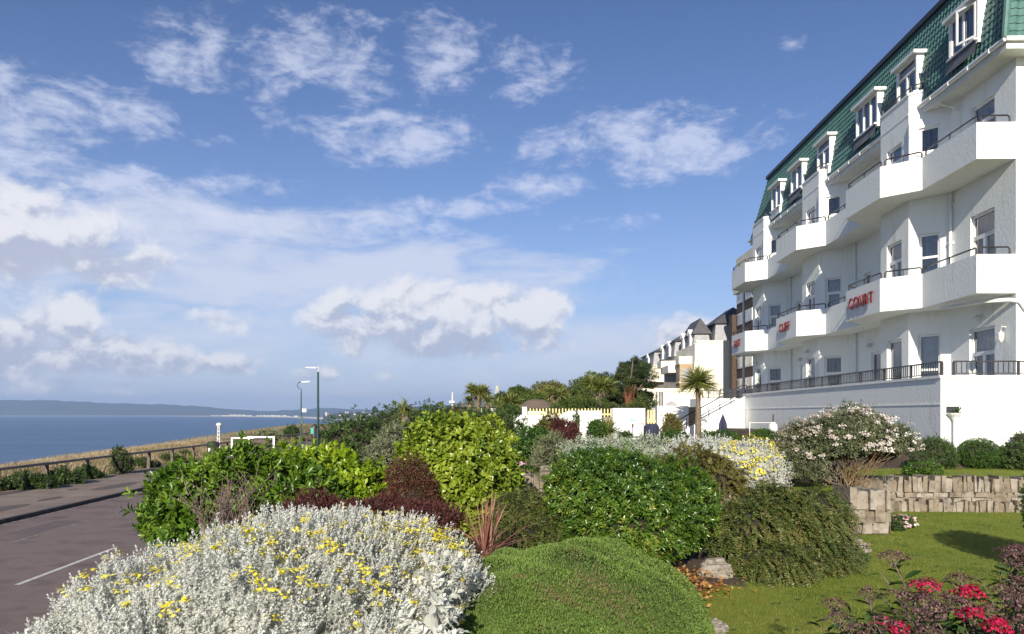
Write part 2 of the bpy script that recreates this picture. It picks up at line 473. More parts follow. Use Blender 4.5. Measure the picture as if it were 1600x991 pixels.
L['broad'] = leafmat('broad_tree_leaf', [(0, (.035, .06, .012)), (.5, (.075, .11, .022)), (1, (.13, .17, .038))], .5, .2, .3)
L['broad_y'] = leafmat('pale_tree_leaf', [(0, (.09, .1, .025)), (.5, (.16, .165, .04)), (1, (.23, .23, .065))], .5, .2, .3)
L['ivy'] = leafmat('bramble_leaf', [(0, (.02, .045, .01)), (.5, (.045, .08, .018)), (1, (.08, .12, .03))], .4, .2, .4)
L['dry'] = leafmat('dry_grass', [(0, (.15, .145, .055)), (.5, (.34, .26, .15)), (1, (.46, .37, .25))], .7, .25, .2)
L['lawn'] = leafmat('lawn_blade', [(0, (.105, .165, .018)), (.5, (.165, .24, .028)), (.85, (.23, .285, .045)), (1, (.36, .34, .12))], .5, .35, .25)
L['yellow'] = leafmat('yellow_petal', [(0, (.6, .5, .03)), (.5, (.74, .66, .06)), (1, (.82, .76, .18))], .6, .2, .2)
L['white'] = leafmat('white_petal', [(0, (.3, .24, .19)), (.4, (.46, .4, .34)), (.75, (.62, .57, .52)), (1, (.78, .75, .71))], .6, .2, .2)
L['pink'] = leafmat('pink_petal', [(0, (.5, .2, .28)), (.5, (.65, .4, .45)), (1, (.75, .7, .62))], .6, .2, .2)
L['crimson'] = leafmat('crimson_floret', [(0, (.22, .005, .025)), (.5, (.4, .01, .05)), (1, (.55, .035, .1))], .6, .2, .2)
L['faded'] = leafmat('faded_floret', [(0, (.06, .03, .03)), (.5, (.13, .062, .068)), (1, (.24, .14, .13))], .7, .15, .2)
L['spirea'] = leafmat('spirea_leaf', [(0, (.02, .05, .012)), (.5, (.045, .085, .018)), (.9, (.08, .14, .03)), (1, (.12, .06, .035))], .45, .25, .35)
L['litter'] = leafmat('fallen_leaf', [(0, (.2, .07, .02)), (.5, (.36, .17, .05)), (1, (.48, .3, .1))], .6, .1, .2)


def bush(name, label, cat, blobs, mat, n, k=6, length=.08, width=.035, th=(.5, 1.25), shoot=.07, tmpl=T_DIA, up=.35, jit=.4,
         din=.22, amp=.05, group=None, core_s=.72, base_z=None, stem_n=14, stem_mat=None, freq=3.0, extra=None, zlow=-.8, vbias=0.0, strag=.1):
    c0 = np.mean([b[0] for b in blobs], 0)
    bz = base_z if base_z is not None else min(b[0][2] - b[1][2] for b in blobs)
    base = np.array([c0[0], c0[1], bz])
    root = empty(name, base, label, cat, group)
    lb = LB()
    P, Nn = shell(blobs, n, din, amp, zlow, freq)
    D = Nn + np.array([0, 0, up])[None] + rng.normal(0, jit, Nn.shape)
    lon = rng.random(len(P)) < strag
    P[lon] += unit(D[lon]) * (length * rng.uniform(.4, 1.7, (lon.sum(), 1)))
    v = np.clip(.5 + lump(P, 2.3, .16) + rng.normal(0, .2, len(P)) + vbias, 0, 1)
    rosettes(lb, P, D, k, length, width, th, shoot, tmpl, v)
    if core_s:
        P2, N2 = shell(blobs, n // 2, .1, amp * .5, zlow, freq)
        P2 = P2 - N2 * np.array([np.mean(blobs[0][1])]) * .16
        rosettes(lb, P2, N2 + rng.normal(0, .5, N2.shape), max(4, k - 2), length * 1.15, width * 1.15, th, shoot, T_DIA, np.clip(.45 + rng.normal(0, .2, len(P2)), 0, 1))
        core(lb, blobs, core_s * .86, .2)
    lb.build('foliage', [mat, M['coreshade']], root, base)
    if stem_n: stems(blobs, base, stem_n, .014, stem_mat, root, base, 'stem')
    if extra: extra(root, base, blobs)
    return root


def discs(lb, P, Nn, r, vals=None, mi=0, sides=6):
    a = np.arange(sides) * 2 * math.pi / sides
    t = np.stack([np.cos(a) * 2, np.sin(a) + 0, a * 0], 1)
    tm = np.concatenate([np.stack([np.cos(a), .5 * np.sin(a), np.full(sides, -.12)], 1), [[0, 0, .12]]])
    tm = tm * np.array([2.0, 2.0, 1.0])
    n = len(P)
    X = unit(np.cross(Nn, rng.normal(0, 1, (n, 3)))); Nn = unit(Nn); Y = np.cross(Nn, X)
    r = np.broadcast_to(r, (n,))
    V = P[:, None] + (X[:, None] * (tm[None, :, 0, None] * .5) + Y[:, None] * tm[None, :, 1, None] + Nn[:, None] * tm[None, :, 2, None]) * r[:, None, None]
    lb.add(V, [(i, (i + 1) % sides, sides) for i in range(sides)], rng.random(n) if vals is None else vals, mi)


# ================================================================== camera, light, sky
cam = bpy.data.cameras.new('camera'); camo = bpy.data.objects.new('camera', cam); COL.objects.link(camo)
camo.location = (0, 0, EYE); camo.rotation_euler = (math.radians(90), 0, 0)
cam.sensor_width = 36; cam.lens = 36 * F / 1600; cam.shift_y = (HY - 495.5) / 1600
cam.clip_start = 0.1; cam.clip_end = 60000
sc.camera = camo

SUN_EL, SUN_PSI = 20.5, 7.5          # elevation; the light travels PSI degrees right of straight ahead
el, ps = math.radians(SUN_EL), math.radians(SUN_PSI)
ldir = Vector((math.sin(ps) * math.cos(el), math.cos(ps) * math.cos(el), -math.sin(el)))
sun = bpy.data.lights.new('sun', 'SUN'); suno = bpy.data.objects.new('sun', sun); COL.objects.link(suno)
sun.energy = 4.8; sun.angle = math.radians(0.53); sun.color = (1.0, 0.92, 0.79)
suno.rotation_euler = ldir.to_track_quat('-Z', 'Y').to_euler(); suno.location = (-20, -60, 40)

w = bpy.data.worlds.new('World'); sc.world = w; w.use_nodes = True
nt = w.node_tree; N = nt.nodes; LK = nt.links; N.clear()


def mth(op, a, b=None, c=None, clamp=False):
    n = N.new('ShaderNodeMath'); n.operation = op; n.use_clamp = clamp
    for i, x in enumerate((a, b, c)):
        if x is None: continue
        if isinstance(x, (int, float)): n.inputs[i].default_value = x
        else: LK.new(x, n.inputs[i])
    return n.outputs[0]


def sstep(x, a, b):
    n = N.new('ShaderNodeMapRange'); n.interpolation_type = 'SMOOTHSTEP'
    LK.new(x, n.inputs['Value']); n.inputs['From Min'].default_value = a; n.inputs['From Max'].default_value = b
    return n.outputs[0]


def mixc(f, a, b):
    n = N.new('ShaderNodeMix'); n.data_type = 'RGBA'
    for sck, x in ((n.inputs[0], f), (n.inputs[6], a), (n.inputs[7], b)):
        if isinstance(x, (int, float)): sck.default_value = x
        elif isinstance(x, tuple): sck.default_value = (*x, 1)
        else: LK.new(x, sck)
    return n.outputs[2]


tc = N.new('ShaderNodeTexCoord')
sky = N.new('ShaderNodeTexSky'); sky.sky_type = 'NISHITA'; sky.sun_disc = False
sky.sun_elevation = el; sky.sun_rotation = math.pi + ps; sky.altitude = 30
sky.air_density = 1.0; sky.dust_density = 0.6; sky.ozone_density = 2.2
sx = N.new('ShaderNodeSeparateXYZ'); LK.new(tc.outputs['Generated'], sx.inputs[0])
azn = mth('ARCTAN2', sx.outputs[0], sx.outputs[1])
eln = mth('ARCSINE', sx.outputs[2])
cb = N.new('ShaderNodeCombineXYZ'); LK.new(azn, cb.inputs[0]); LK.new(eln, cb.inputs[1])
AE = cb.outputs[0]


def nz(vec, scale, sxy, detail=8, rough=.6, dist=0.0, off=(0, 0, 0)):
    mp = N.new('ShaderNodeMapping'); mp.inputs['Scale'].default_value = (sxy[0], sxy[1], 1); mp.inputs['Location'].default_value = off
    LK.new(vec, mp.inputs[0])
    n = N.new('ShaderNodeTexNoise'); n.inputs['Scale'].default_value = scale; n.inputs['Detail'].default_value = detail
    n.inputs['Roughness'].default_value = rough; n.inputs['Distortion'].default_value = dist
    LK.new(mp.outputs[0], n.inputs['Vector'])
    return n.outputs['Fac']


def azel(px, py):
    a = math.atan2(px - 800, F); return a, math.atan2((HY - py) / F * math.cos(a), 1)


def field(vec, blobs):
    """largest of a set of soft elliptical patches given in photo pixels (centre, half sizes, weight)"""
    tot = None
    for px, py, rx, ry, wgt in blobs:
        a, e = azel(px, py)
        m_ = N.new('ShaderNodeVectorMath'); m_.operation = 'MULTIPLY_ADD'; LK.new(vec, m_.inputs[0])
        m_.inputs[1].default_value = (F / rx, F / ry, 0); m_.inputs[2].default_value = (-a * F / rx, -e * F / ry, 0)
        d = N.new('ShaderNodeVectorMath'); d.operation = 'DOT_PRODUCT'; LK.new(m_.outputs[0], d.inputs[0]); LK.new(m_.outputs[0], d.inputs[1])
        g = mth('MULTIPLY_ADD', d.outputs['Value'], -wgt * .55, wgt)
        tot = g if tot is None else mth('SMOOTH_MAX', tot, g, .25)
    return mth('MAXIMUM', tot, -.4)


# --- thin high cloud: rippled altocumulus patches
HIGH = [(300, 85, 95, 45, .8), (470, 95, 150, 62, 1.0), (480, 140, 150, 26, .8), (700, 75, 75, 50, .95), (840, 110, 75, 46, .8), (620, 215, 150, 42, 1.05), (1020, 225, 175, 50, 1.1),
        (1010, 262, 130, 24, .9), (60, 130, 110, 26, .8), (110, 160, 150, 32, .95), (40, 235, 100, 60, 1.0), (190, 288, 90, 26, 1.05), (315, 218, 42, 11, .7), (360, 285, 90, 18, .6), (850, 292, 75, 22, .95), (720, 325, 110, 18, .95),
        (600, 355, 120, 24, .9), (400, 350, 170, 26, .9), (130, 325, 180, 26, .8), (1240, 70, 22, 12, .7), (960, 345, 70, 14, .7), (1150, 187, 110, 14, .6)]
fh = field(AE, HIGH)
r1 = nz(AE, 15, (1, 1.7), 10, .62, .4)
r2 = nz(AE, 44, (1, 2.4), 4, .6, .3, (3, 1, 0))
hd = mth('ADD', mth('MULTIPLY_ADD', r1, 3.4, -1.7), mth('MULTIPLY_ADD', r2, 1.2, -.6))
hd = mth('ADD', hd, fh)
high = mth('MULTIPLY', sstep(hd, .28, 1.45), .66)

# --- a broad soft veil low on the left
VEIL = [(250, 400, 400, 85, .8), (600, 440, 300, 60, .85), (200, 490, 420, 90, .6), (1040, 545, 220, 50, .7), (500, 580, 700, 46, .55)]
fv = field(AE, VEIL)
r3 = nz(AE, 8, (1, 3.6), 7, .6, .5, (2, 7, 0))
veil = mth('MULTIPLY', sstep(mth('ADD', mth('MULTIPLY_ADD', r3, 2.4, -1.2), fv), -.05, .95), .8)

# --- low cumulus: grey bases, lit from behind the eye
LOW = [(60, 375, 150, 66, 1.1), (160, 405, 90, 44, 1.0), (560, 505, 85, 46, .9), (690, 495, 150, 62, 1.1), (815, 500, 85, 48, 1.1), (730, 540, 170, 22, .95), (22, 540, 50, 50, 1.15), (110, 500, 42, 50, 1.05), (190, 555, 130, 32, 1.15),
       (330, 568, 80, 20, 1.0), (110, 605, 120, 14, .75), (1080, 522, 75, 36, .95), (495, 586, 42, 15, 1.0), (600, 588, 22, 8, .8), (350, 505, 50, 20, .75), (1250, 560, 200, 50, .6), (-350, 480, 300, 90, .9), (1900, 480, 260, 80, .9)]
fl = field(AE, LOW)
n1 = nz(AE, 22, (1, 1.1), 9, .58, .3, (1.7, .4, 0))
n2 = nz(AE, 8.5, (1, 1.2), 3, .5, .2, (5.1, 2, 0))
ld = mth('ADD', mth('ADD', mth('MULTIPLY_ADD', n1, 2.1, -1.05), mth('MULTIPLY_ADD', n2, 1.1, -.5)), fl)
upv = N.new('ShaderNodeVectorMath'); upv.operation = 'ADD'; LK.new(AE, upv.inputs[0]); upv.inputs[1].default_value = (-.006, .012, 0)
n3 = nz(upv.outputs[0], 22, (1, 1.1), 5, .58, .3, (1.7, .4, 0))
lowm = sstep(ld, .4, .98)
# under-sides: the thick lower middle of each cloud is grey, billows facing up are bright
BASE = [(90, 415, 150, 34, 1.0), (700, 545, 210, 34, 1.05), (590, 530, 80, 34, .7), (170, 582, 210, 20, 1.0), (20, 580, 60, 20, .8), (1090, 545, 80, 22, .8), (500, 597, 40, 8, .7), (-350, 540, 300, 50, .9)]
fb = field(AE, BASE)
shade = sstep(mth('ADD', mth('MULTIPLY_ADD', fb, .8, .26), mth('MULTIPLY', mth('SUBTRACT', n3, n1), 4.0)), .0, 1.0)
lowcol = mixc(shade, (8.8, 8.8, 9.2), (4.9, 5.3, 6.7))
lowa = mth('MULTIPLY', lowm, .9)

# --- the milky air low in the sky
hz = mth('POWER', 2.7183, mth('MULTIPLY', mth('MAXIMUM', eln, 0.0), -7.5))
tint = N.new('ShaderNodeVectorMath'); tint.operation = 'MULTIPLY'; LK.new(sky.outputs[0], tint.inputs[0]); tint.inputs[1].default_value = (.74, .89, 1.26)
dk = N.new('ShaderNodeMapRange'); LK.new(eln, dk.inputs['Value']); dk.inputs['From Min'].default_value = .06; dk.inputs['From Max'].default_value = .5; dk.inputs['To Min'].default_value = .94; dk.inputs['To Max'].default_value = .76
sc2 = N.new('ShaderNodeVectorMath'); sc2.operation = 'SCALE'; LK.new(tint.outputs[0], sc2.inputs[0]); LK.new(dk.outputs[0], sc2.inputs['Scale'])
c1 = mixc(mth('MULTIPLY', hz, .8), sc2.outputs[0], (6.1, 6.9, 8.8))
c1 = mixc(veil, c1, (7.0, 7.4, 8.8))
c2 = mixc(high, c1, (7.4, 7.8, 9.5))
c3 = mixc(lowa, c2, lowcol)
bg = N.new('ShaderNodeBackground'); bg.inputs['Strength'].default_value = 0.062
LK.new(c3, bg.inputs[0])
wo = N.new('ShaderNodeOutputWorld'); LK.new(bg.outputs[0], wo.inputs[0])
w.cycles.sampling_method = 'MANUAL'; w.cycles.sample_map_resolution = 512

sc.view_settings.view_transform = 'Standard'; sc.view_settings.look = 'None'
sc.view_settings.exposure = 0.72; sc.view_settings.gamma = 1.0; sc.view_settings.use_curve_mapping = False
sc.cycles.max_bounces = 6; sc.cycles.diffuse_bounces = 3; sc.cycles.glossy_bounces = 3; sc.cycles.transmission_bounces = 4; sc.cycles.transparent_max_bounces = 16; sc.cycles.volume_bounces = 0
sc.cycles.use_denoising = True

# ================================================================== land, road, sea
RB = math.radians(-2.9)
rdir = np.array([math.sin(RB), math.cos(RB)]); rnor = np.array([math.cos(RB), -math.sin(RB)])


def R(off, s, z=0.0):
    """road frame: off metres right of the eye's line along the road, s metres ahead"""
    p = rdir * s + rnor * off
    return (p[0], p[1], z)


def strip(mb, o0, o1, s0, s1, z, n=1, mi=0):
    for i in range(n):
        a = s0 + (s1 - s0) * i / n; b = s0 + (s1 - s0) * (i + 1) / n
        mb.poly([R(o0, a, z), R(o1, a, z), R(o1, b, z), R(o0, b, z)], mi)


SEA = -22.0


def ed(s_): return np.interp(s_, [0, 5, 9, 60], [-2.1, -2.2, -3.25, EDGE])


KERB, CEN, FEN, EDGE = -12.75, -7.95, -17.1, -3.35
m = MB(); strip(m, KERB, -2.0, -30, 420, 0.0); tag(m.build('road', M['asphalt']), kind='structure')
m = MB()
# pavement with a real kerb step
strip(m, FEN - .6, KERB - .14, -30, 420, 0.12)
tag(m.build('pavement', M['paving']), kind='structure')
m = MB()
s = -30.0
while s < 160:
    e = s + .915 - .008
    m.hexa([R(KERB - .14, s, -.1), R(KERB, s, -.1), R(KERB, e, -.1), R(KERB - .14, e, -.1),
            R(KERB - .14, s, .124), R(KERB - .012, s, .12), R(KERB - .012, e, .12), R(KERB - .14, e, .124)])
    s += .915
tag(m.build('kerb', M['kerb']), kind='structure')
m = MB()
for k in range(-3, 14):
    s = 14.8 + k * 8.0
    strip(m, CEN - .05, CEN + .05, s, s + 3.9, .004)
tag(m.build('road_centre_line', M['line']), kind='structure')
m = MB()
for k in range(-3, 30):
    s = 13.2 + k * 3.05
    strip(m, -10.75, -10.64, s, s + 1.5, .004)
strip(m, KERB + .03, KERB + .16, -20, 150, .004)
tag(m.build('road_edge_line', M['linefaint']), kind='structure')

# sea
m = MB(); m.poly([(-60000, -800, SEA), (3500, -800, SEA), (3500, 13000, SEA), (-60000, 13000, SEA)])


def seamat():
    mm, nt, N, LK = nodes_of('sea_water')
    out = N.new('ShaderNodeOutputMaterial'); p = N.new('ShaderNodeBsdfPrincipled'); LK.new(p.outputs[0], out.inputs[0])
    tc = N.new('ShaderNodeTexCoord')
    mp = N.new('ShaderNodeMapping'); mp.inputs['Scale'].default_value = (.004, .016, 1); LK.new(tc.outputs['Object'], mp.inputs[0])
    n = N.new('ShaderNodeTexNoise'); n.inputs['Scale'].default_value = 1; n.inputs['Detail'].default_value = 9; n.inputs['Roughness'].default_value = .7
    LK.new(mp.outputs[0], n.inputs['Vector'])
    r = ramp(N, [(.35, (.035, .095, .2)), (.65, (.065, .15, .27))])
    LK.new(n.outputs['Fac'], r.inputs[0]); LK.new(r.outputs[0], p.inputs['Base Color'])
    p.inputs['Roughness'].default_value = .35; p.inputs['Specular IOR Level'].default_value = .22; p.inputs['IOR'].default_value = 1.33
    mp2 = N.new('ShaderNodeMapping'); mp2.inputs['Scale'].default_value = (.12, .3, 1); LK.new(tc.outputs['Object'], mp2.inputs[0])
    n2 = N.new('ShaderNodeTexNoise'); n2.inputs['Scale'].default_value = 1; n2.inputs['Detail'].default_value = 6
    LK.new(mp2.outputs[0], n2.inputs['Vector'])
    b = N.new('ShaderNodeBump'); b.inputs['Strength'].default_value = 1; b.inputs['Distance'].default_value = 1.6
    LK.new(n2.outputs['Fac'], b.inputs['Height']); LK.new(b.outputs[0], p.inputs['Normal'])
    return mm


tag(m.build('sea', seamat()), kind='structure')

# far hills across the bay, and the nearer wooded headland
def ridge(name, prof, dist, depth, mat, kind='structure', zb=SEA, wob=3.0):
    m = MB(); xs = []
    for i in range(len(prof) - 1):
        (x0, y0), (x1, y1) = prof[i], prof[i + 1]
        n = max(1, int(abs(x1 - x0) / 12))
        for k in range(n): xs.append((x0 + (x1 - x0) * k / n, y0 + (y1 - y0) * k / n))
    xs.append(prof[-1])
    pr = []
    for i, (x, y) in enumerate(xs):
        yy = y + wob * .3 * (math.sin(i * 1.3) * .5 + math.sin(i * .37) + .6 * math.sin(i * 2.9))
        top = max(EYE + (HY - yy) / F * (dist + depth * .4), zb + 2)
        px = (x - 800) / F
        pr.append([(px * dist, dist, zb - .5), (px * (dist + depth * .12), dist + depth * .12, zb + (top - zb) * .45), (px * (dist + depth * .4), dist + depth * .4, top), (px * (dist + depth), dist + depth, zb - .5)])
    for a, b in zip(pr[:-1], pr[1:]):
        for q in range(3): m.poly([a[q], b[q], b[q + 1], a[q + 1]])
    return tag(m.build(name, mat, smooth=True), kind=kind)


ridge('hills', [(-900, 628), (-300, 622), (0, 625), (100, 627), (200, 630), (300, 635), (380, 640), (430, 642), (480, 640), (520, 638.5), (560, 640), (640, 641), (760, 640), (1000, 642), (1300, 643)], 9800, 2600, M['hill'])
ridge('headland', [(505, 647.5), (520, 646), (545, 643.5), (575, 643), (600, 640), (640, 636), (700, 634), (900, 634), (1300, 630)], 3300, 900, M['hill'], wob=4)
m = MB()
for (x0, d0), (x1, d1) in zip([(-900, 9600), (0, 9500), (250, 9000), (340, 7600), (450, 5600), (480, 4600), (520, 3300), (620, 3000)], [(0, 9500), (250, 9000), (340, 7600), (450, 5600), (480, 4600), (520, 3300), (620, 3000), (900, 2900)]):
    f = lambda x, d, z: ((x - 800) / F * d, d, z)
    m.poly([f(x0, d0, SEA + .2), f(x1, d1, SEA + .2), f(x1, d1 * 1.03, SEA + 6), f(x0, d0 * 1.03, SEA + 6)])
    m.poly([f(x0, d0 * 1.03, SEA + 6), f(x1, d1 * 1.03, SEA + 6), f(x1, d1 * 1.2 + 600, SEA + 5), f(x0, d0 * 1.2 + 600, SEA + 5)])
tag(m.build('beach', M['sand']), kind='structure')
m = MB(); rr = random.Random(5)
for i in range(120):
    x = rr.choice([rr.uniform(330, 460), rr.uniform(330, 460), rr.uniform(360, 460), rr.uniform(505, 640)])
    if x < 470:
        d = 7600 + (x - 340) / 110 * -2000; d *= 1.06; b = SEA + 5; h = rr.uniform(2, 11) * (1.5 if 355 < x < 380 else 1); wd = rr.uniform(10, 26)
    else:
        d = rr.uniform(3420, 3700); b = EYE + (HY - rr.uniform(645, 651)) / F * d; h = rr.uniform(4, 8); wd = rr.uniform(5, 13)
    X = (x - 800) / F * d
    m.box(X, X + wd, d, d + 14, min(b, SEA + 5) if x < 470 else b - 12, b + h)
tag(m.build('far_town', M['town']), kind='stuff')

# cliff-top bank beyond the fence
def brise(s_): return np.interp(s_, [20, 30, 40, 63, 92, 125, 300], [.1, .12, .2, .4, 1.0, 1.4, 1.6])


m = MB(); prev = None
for i in range(0, 70):
    s_ = -10 + i * 2.2 if i < 60 else 122 + (i - 60) * 30
    rise = brise(s_) + .06 * math.sin(i * .9)
    row = [R(FEN + .1, s_, .08), R(FEN - 1.2, s_, .2 + rise * .25), R(FEN - 3.2, s_, .3 + rise * .62), R(FEN - 5.0 - .5 * math.sin(i * .6), s_, .2 + rise), R(FEN - 7.5, s_, rise - .2), R(FEN - 13, s_, -4), R(FEN - 34, s_, SEA + .5), R(FEN - 70, s_, SEA - .3)]
    if prev:
        for q in range(7): m.poly([prev[q + 1], prev[q], row[q], row[q + 1]], 0)
    prev = row
tag(m.build('cliff_bank', M['cliffgrass'], smooth=True), kind='structure')


# the land behind everything, out to the horizon
m = MB(); m.poly([R(-4.3, -30, -.03), (4000, -30, -.03), (4000, 3400, -.03), R(-4.3, 3400, -.03)])
tag(m.build('ground', M['farland']), kind='structure')

# ------------------------------------------------------------------ garden terrain: a lower and an upper lawn with beds
WX = [-8, -1, .7, 2.4, 4.1, 5.2, 5.35, 6.5, 40]
WY = [12.6, 12.6, 12.3, 11.0, 11.15, 11.35, 12.9, 13.95, 13.95]
LOWZ, UPZ = 1.35, 1.87
BEDY = [3, 6.0, 6.6, 7.3, 7.9, 8.4, 9.4, 10.6, 13, 20]
BEDX = [1.35, 1.42, 1.5, 1.62, 2.45, 3.5, 4.05, 4.35, 4.35, 4.35]


def zg(x, y):
    x = np.asarray(x, float); y = np.asarray(y, float)
    s_ = np.clip((y - (np.interp(x, WX, WY) + .12)) / .16, 0, 1)
    up = UPZ + .55 * np.clip((y - 17.0) / .9, 0, 1) * (x > 8.3) - .0 * y
    z = LOWZ + (up - LOWZ) * s_
    z = z + .12 * np.exp(-((y - 9.4) ** 2 + (x - 1.2) ** 2) / 4) * (1 - s_) + .015 * np.sin(x * 1.3) * np.sin(y * 1.1)
    return z


lx = np.concatenate([np.arange(-6.2, 12, .2), np.arange(12, 60, 2.0)]); ly = np.concatenate([np.arange(-3, 18.4, .2), np.arange(18.4, 70, 1.2)])
X, Y = np.meshgrid(lx, ly)
edge = (ed(Y) - Y * rnor[1]) / rnor[0]
X = np.maximum(X, edge)
Z = zg(X, Y)
m = MB(); nx = len(lx)
m.v = [tuple(v) for v in np.stack([X.ravel(), Y.ravel(), Z.ravel()], 1)]
for j in range(len(ly) - 1):
    for i in range(nx - 1):
        a = j * nx + i
        if X[j, i + 1] - X[j, i] < 1e-6 and X[j + 1, i + 1] - X[j + 1, i] < 1e-6: continue
        cx, cy = X[j, i] + .1, Y[j, i] + .1
        wy = np.interp(cx, WX, WY)
        soil = (cy < wy and cx < np.interp(cy, BEDY, BEDX)) or (cy > 16.9 and cx > 4) or (wy - .1 < cy < wy + .5)
        m.f.append((a, a + 1, a + nx + 1, a + nx)); m.m.append(1 if soil else 0)
M['turf'] = solid('lawn_turf', (.1, .14, .014), (.19, .2, .03), 1.3, .95, .8, 60, .2, c3=(.125, .17, .019))
tag(m.build('lawn', [M['turf'], M['soil']], smooth=True), kind='structure')

# low garden edge wall along the road
m = MB(); s = -8.0
while s < 58:
    ln = random.uniform(.35, .7); e0, e1 = float(ed(s)), float(ed(s + ln))
    for z0, z1 in ((-.1, .45), (.455, .9), (.905, UPZ if s > 12.7 else LOWZ + .02)):
        j0, j1 = random.uniform(-.02, .02), random.uniform(-.02, .02)
        m.hexa([R(e0 - .3 + j0, s, z0), R(e0 + .05, s, z0), R(e1 + .05, s + ln - .012, z0), R(e1 - .3 + j0, s + ln - .012, z0),
                R(e0 - .3 + j1, s, z1), R(e0 + .05, s, z1), R(e1 + .05, s + ln - .012, z1), R(e1 - .3 + j1, s + ln - .012, z1)])
    s += ln
wo_ = m.build('garden_edge_wall', M['stone'], off=R(EDGE, 12, 0), bevel=.012)
tag(wo_, 'low rough stone wall holding up the garden along the road edge', 'wall')

# haze: one box of even air round everything
mm, nt, N, LK = nodes_of('haze_air')
out = N.new('ShaderNodeOutputMaterial'); pv = N.new('ShaderNodeVolumePrincipled')
pv.inputs['Color'].default_value = (.45, .64, 1.0, 1); pv.inputs['Density'].default_value = 9e-5; pv.inputs['Anisotropy'].default_value = .1
LK.new(pv.outputs[0], out.inputs['Volume'])
m = MB(); m.box(-62000, 6000, -1000, 14000, SEA - 2, 270)
hzo = tag(m.build('haze', mm), kind='stuff')

# ================================================================== the hotel
AH = math.radians(1.4)                       # heading of its long front
h2 = np.array([math.sin(AH), math.cos(AH)]); r2 = np.array([math.cos(AH), -math.sin(AH)])


def HB(D, t, z):
    p = r2 * D + h2 * t
    return (p[0], p[1], z)


T0, DF, TE, DBK = 18.55, 10.8, 38.5, 24.0    # near end, front line, far end, back line
ZT, Z1, Z2, ZE = 2.85, 5.70, 8.70, 11.10      # terrace, first, second floor, eaves
hotel = empty('hotel', HB(DF, T0, ZT), 'white seaside hotel with zigzag balconies, bay windows and a green tiled mansard roof', 'hotel', rz=-AH)
OFF = (DF, T0, ZT)
TC = [23.02 + 6.85 * k for k in range(3)]
bays = [(T0, DF)]
segs = []                                     # (name, bay index, p0, p1) along the front, near to far, points (D, t)
cur = (DF, T0)
for k, c in enumerate(TC):
    pts = [(DF, c - 1.62), (10.06, c - .88), (10.06, c + .88), (DF, c + 1.62)]
    segs.append(('R', k, cur, pts[0])); segs.append(('C', k, pts[0], pts[1])); segs.append(('O', k, pts[1], pts[2])); segs.append(('H', k, pts[2], pts[3]))
    cur = pts[3]
segs.append(('R', 3, cur, (DF, TE)))
END = ('E', 0, (DBK, T0), (DF, T0))
wall = MB()
REV = .13


def panel(p0, p1, z0, z1, ops, mb):
    """front wall sheet between plan points with openings (u0,u1,z0,z1): reveals and a dim room behind each"""
    o = np.array(p0); d = np.array(p1) - o; Ln = np.linalg.norm(d); u = d / Ln; n = np.array([u[1], -u[0]])
    us = sorted({0, Ln, *[q for a in ops for q in a[:2]]}); zs = sorted({z0, z1, *[q for a in ops for q in a[2:4]]})
    P = lambda a, dd, z: (o[0] + u[0] * a + n[0] * dd, o[1] + u[1] * a + n[1] * dd, z)
    for a, b in zip(us[:-1], us[1:]):
        for c, e in zip(zs[:-1], zs[1:]):
            if any(q[0] <= a + 1e-6 and q[1] >= b - 1e-6 and q[2] <= c + 1e-6 and q[3] >= e - 1e-6 for q in ops): continue
            mb.poly([P(b, 0, c), P(a, 0, c), P(a, 0, e), P(b, 0, e)], 0)
    for a, b, c, e in ops:
        for q in ([P(a, 0, c), P(a, REV, c), P(a, REV, e), P(a, 0, e)], [P(b, 0, c), P(b, 0, e), P(b, REV, e), P(b, REV, c)],
                  [P(a, 0, e), P(a, REV, e), P(b, REV, e), P(b, 0, e)], [P(a, 0, c), P(b, 0, c), P(b, REV, c), P(a, REV, c)]): mb.poly(q, 0)
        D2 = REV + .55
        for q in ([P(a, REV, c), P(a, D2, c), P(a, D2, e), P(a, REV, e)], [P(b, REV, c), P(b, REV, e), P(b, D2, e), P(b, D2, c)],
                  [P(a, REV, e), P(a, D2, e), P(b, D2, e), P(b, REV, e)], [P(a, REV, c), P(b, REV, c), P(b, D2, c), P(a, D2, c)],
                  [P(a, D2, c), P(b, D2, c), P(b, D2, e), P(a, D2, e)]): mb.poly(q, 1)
    return o, u, n


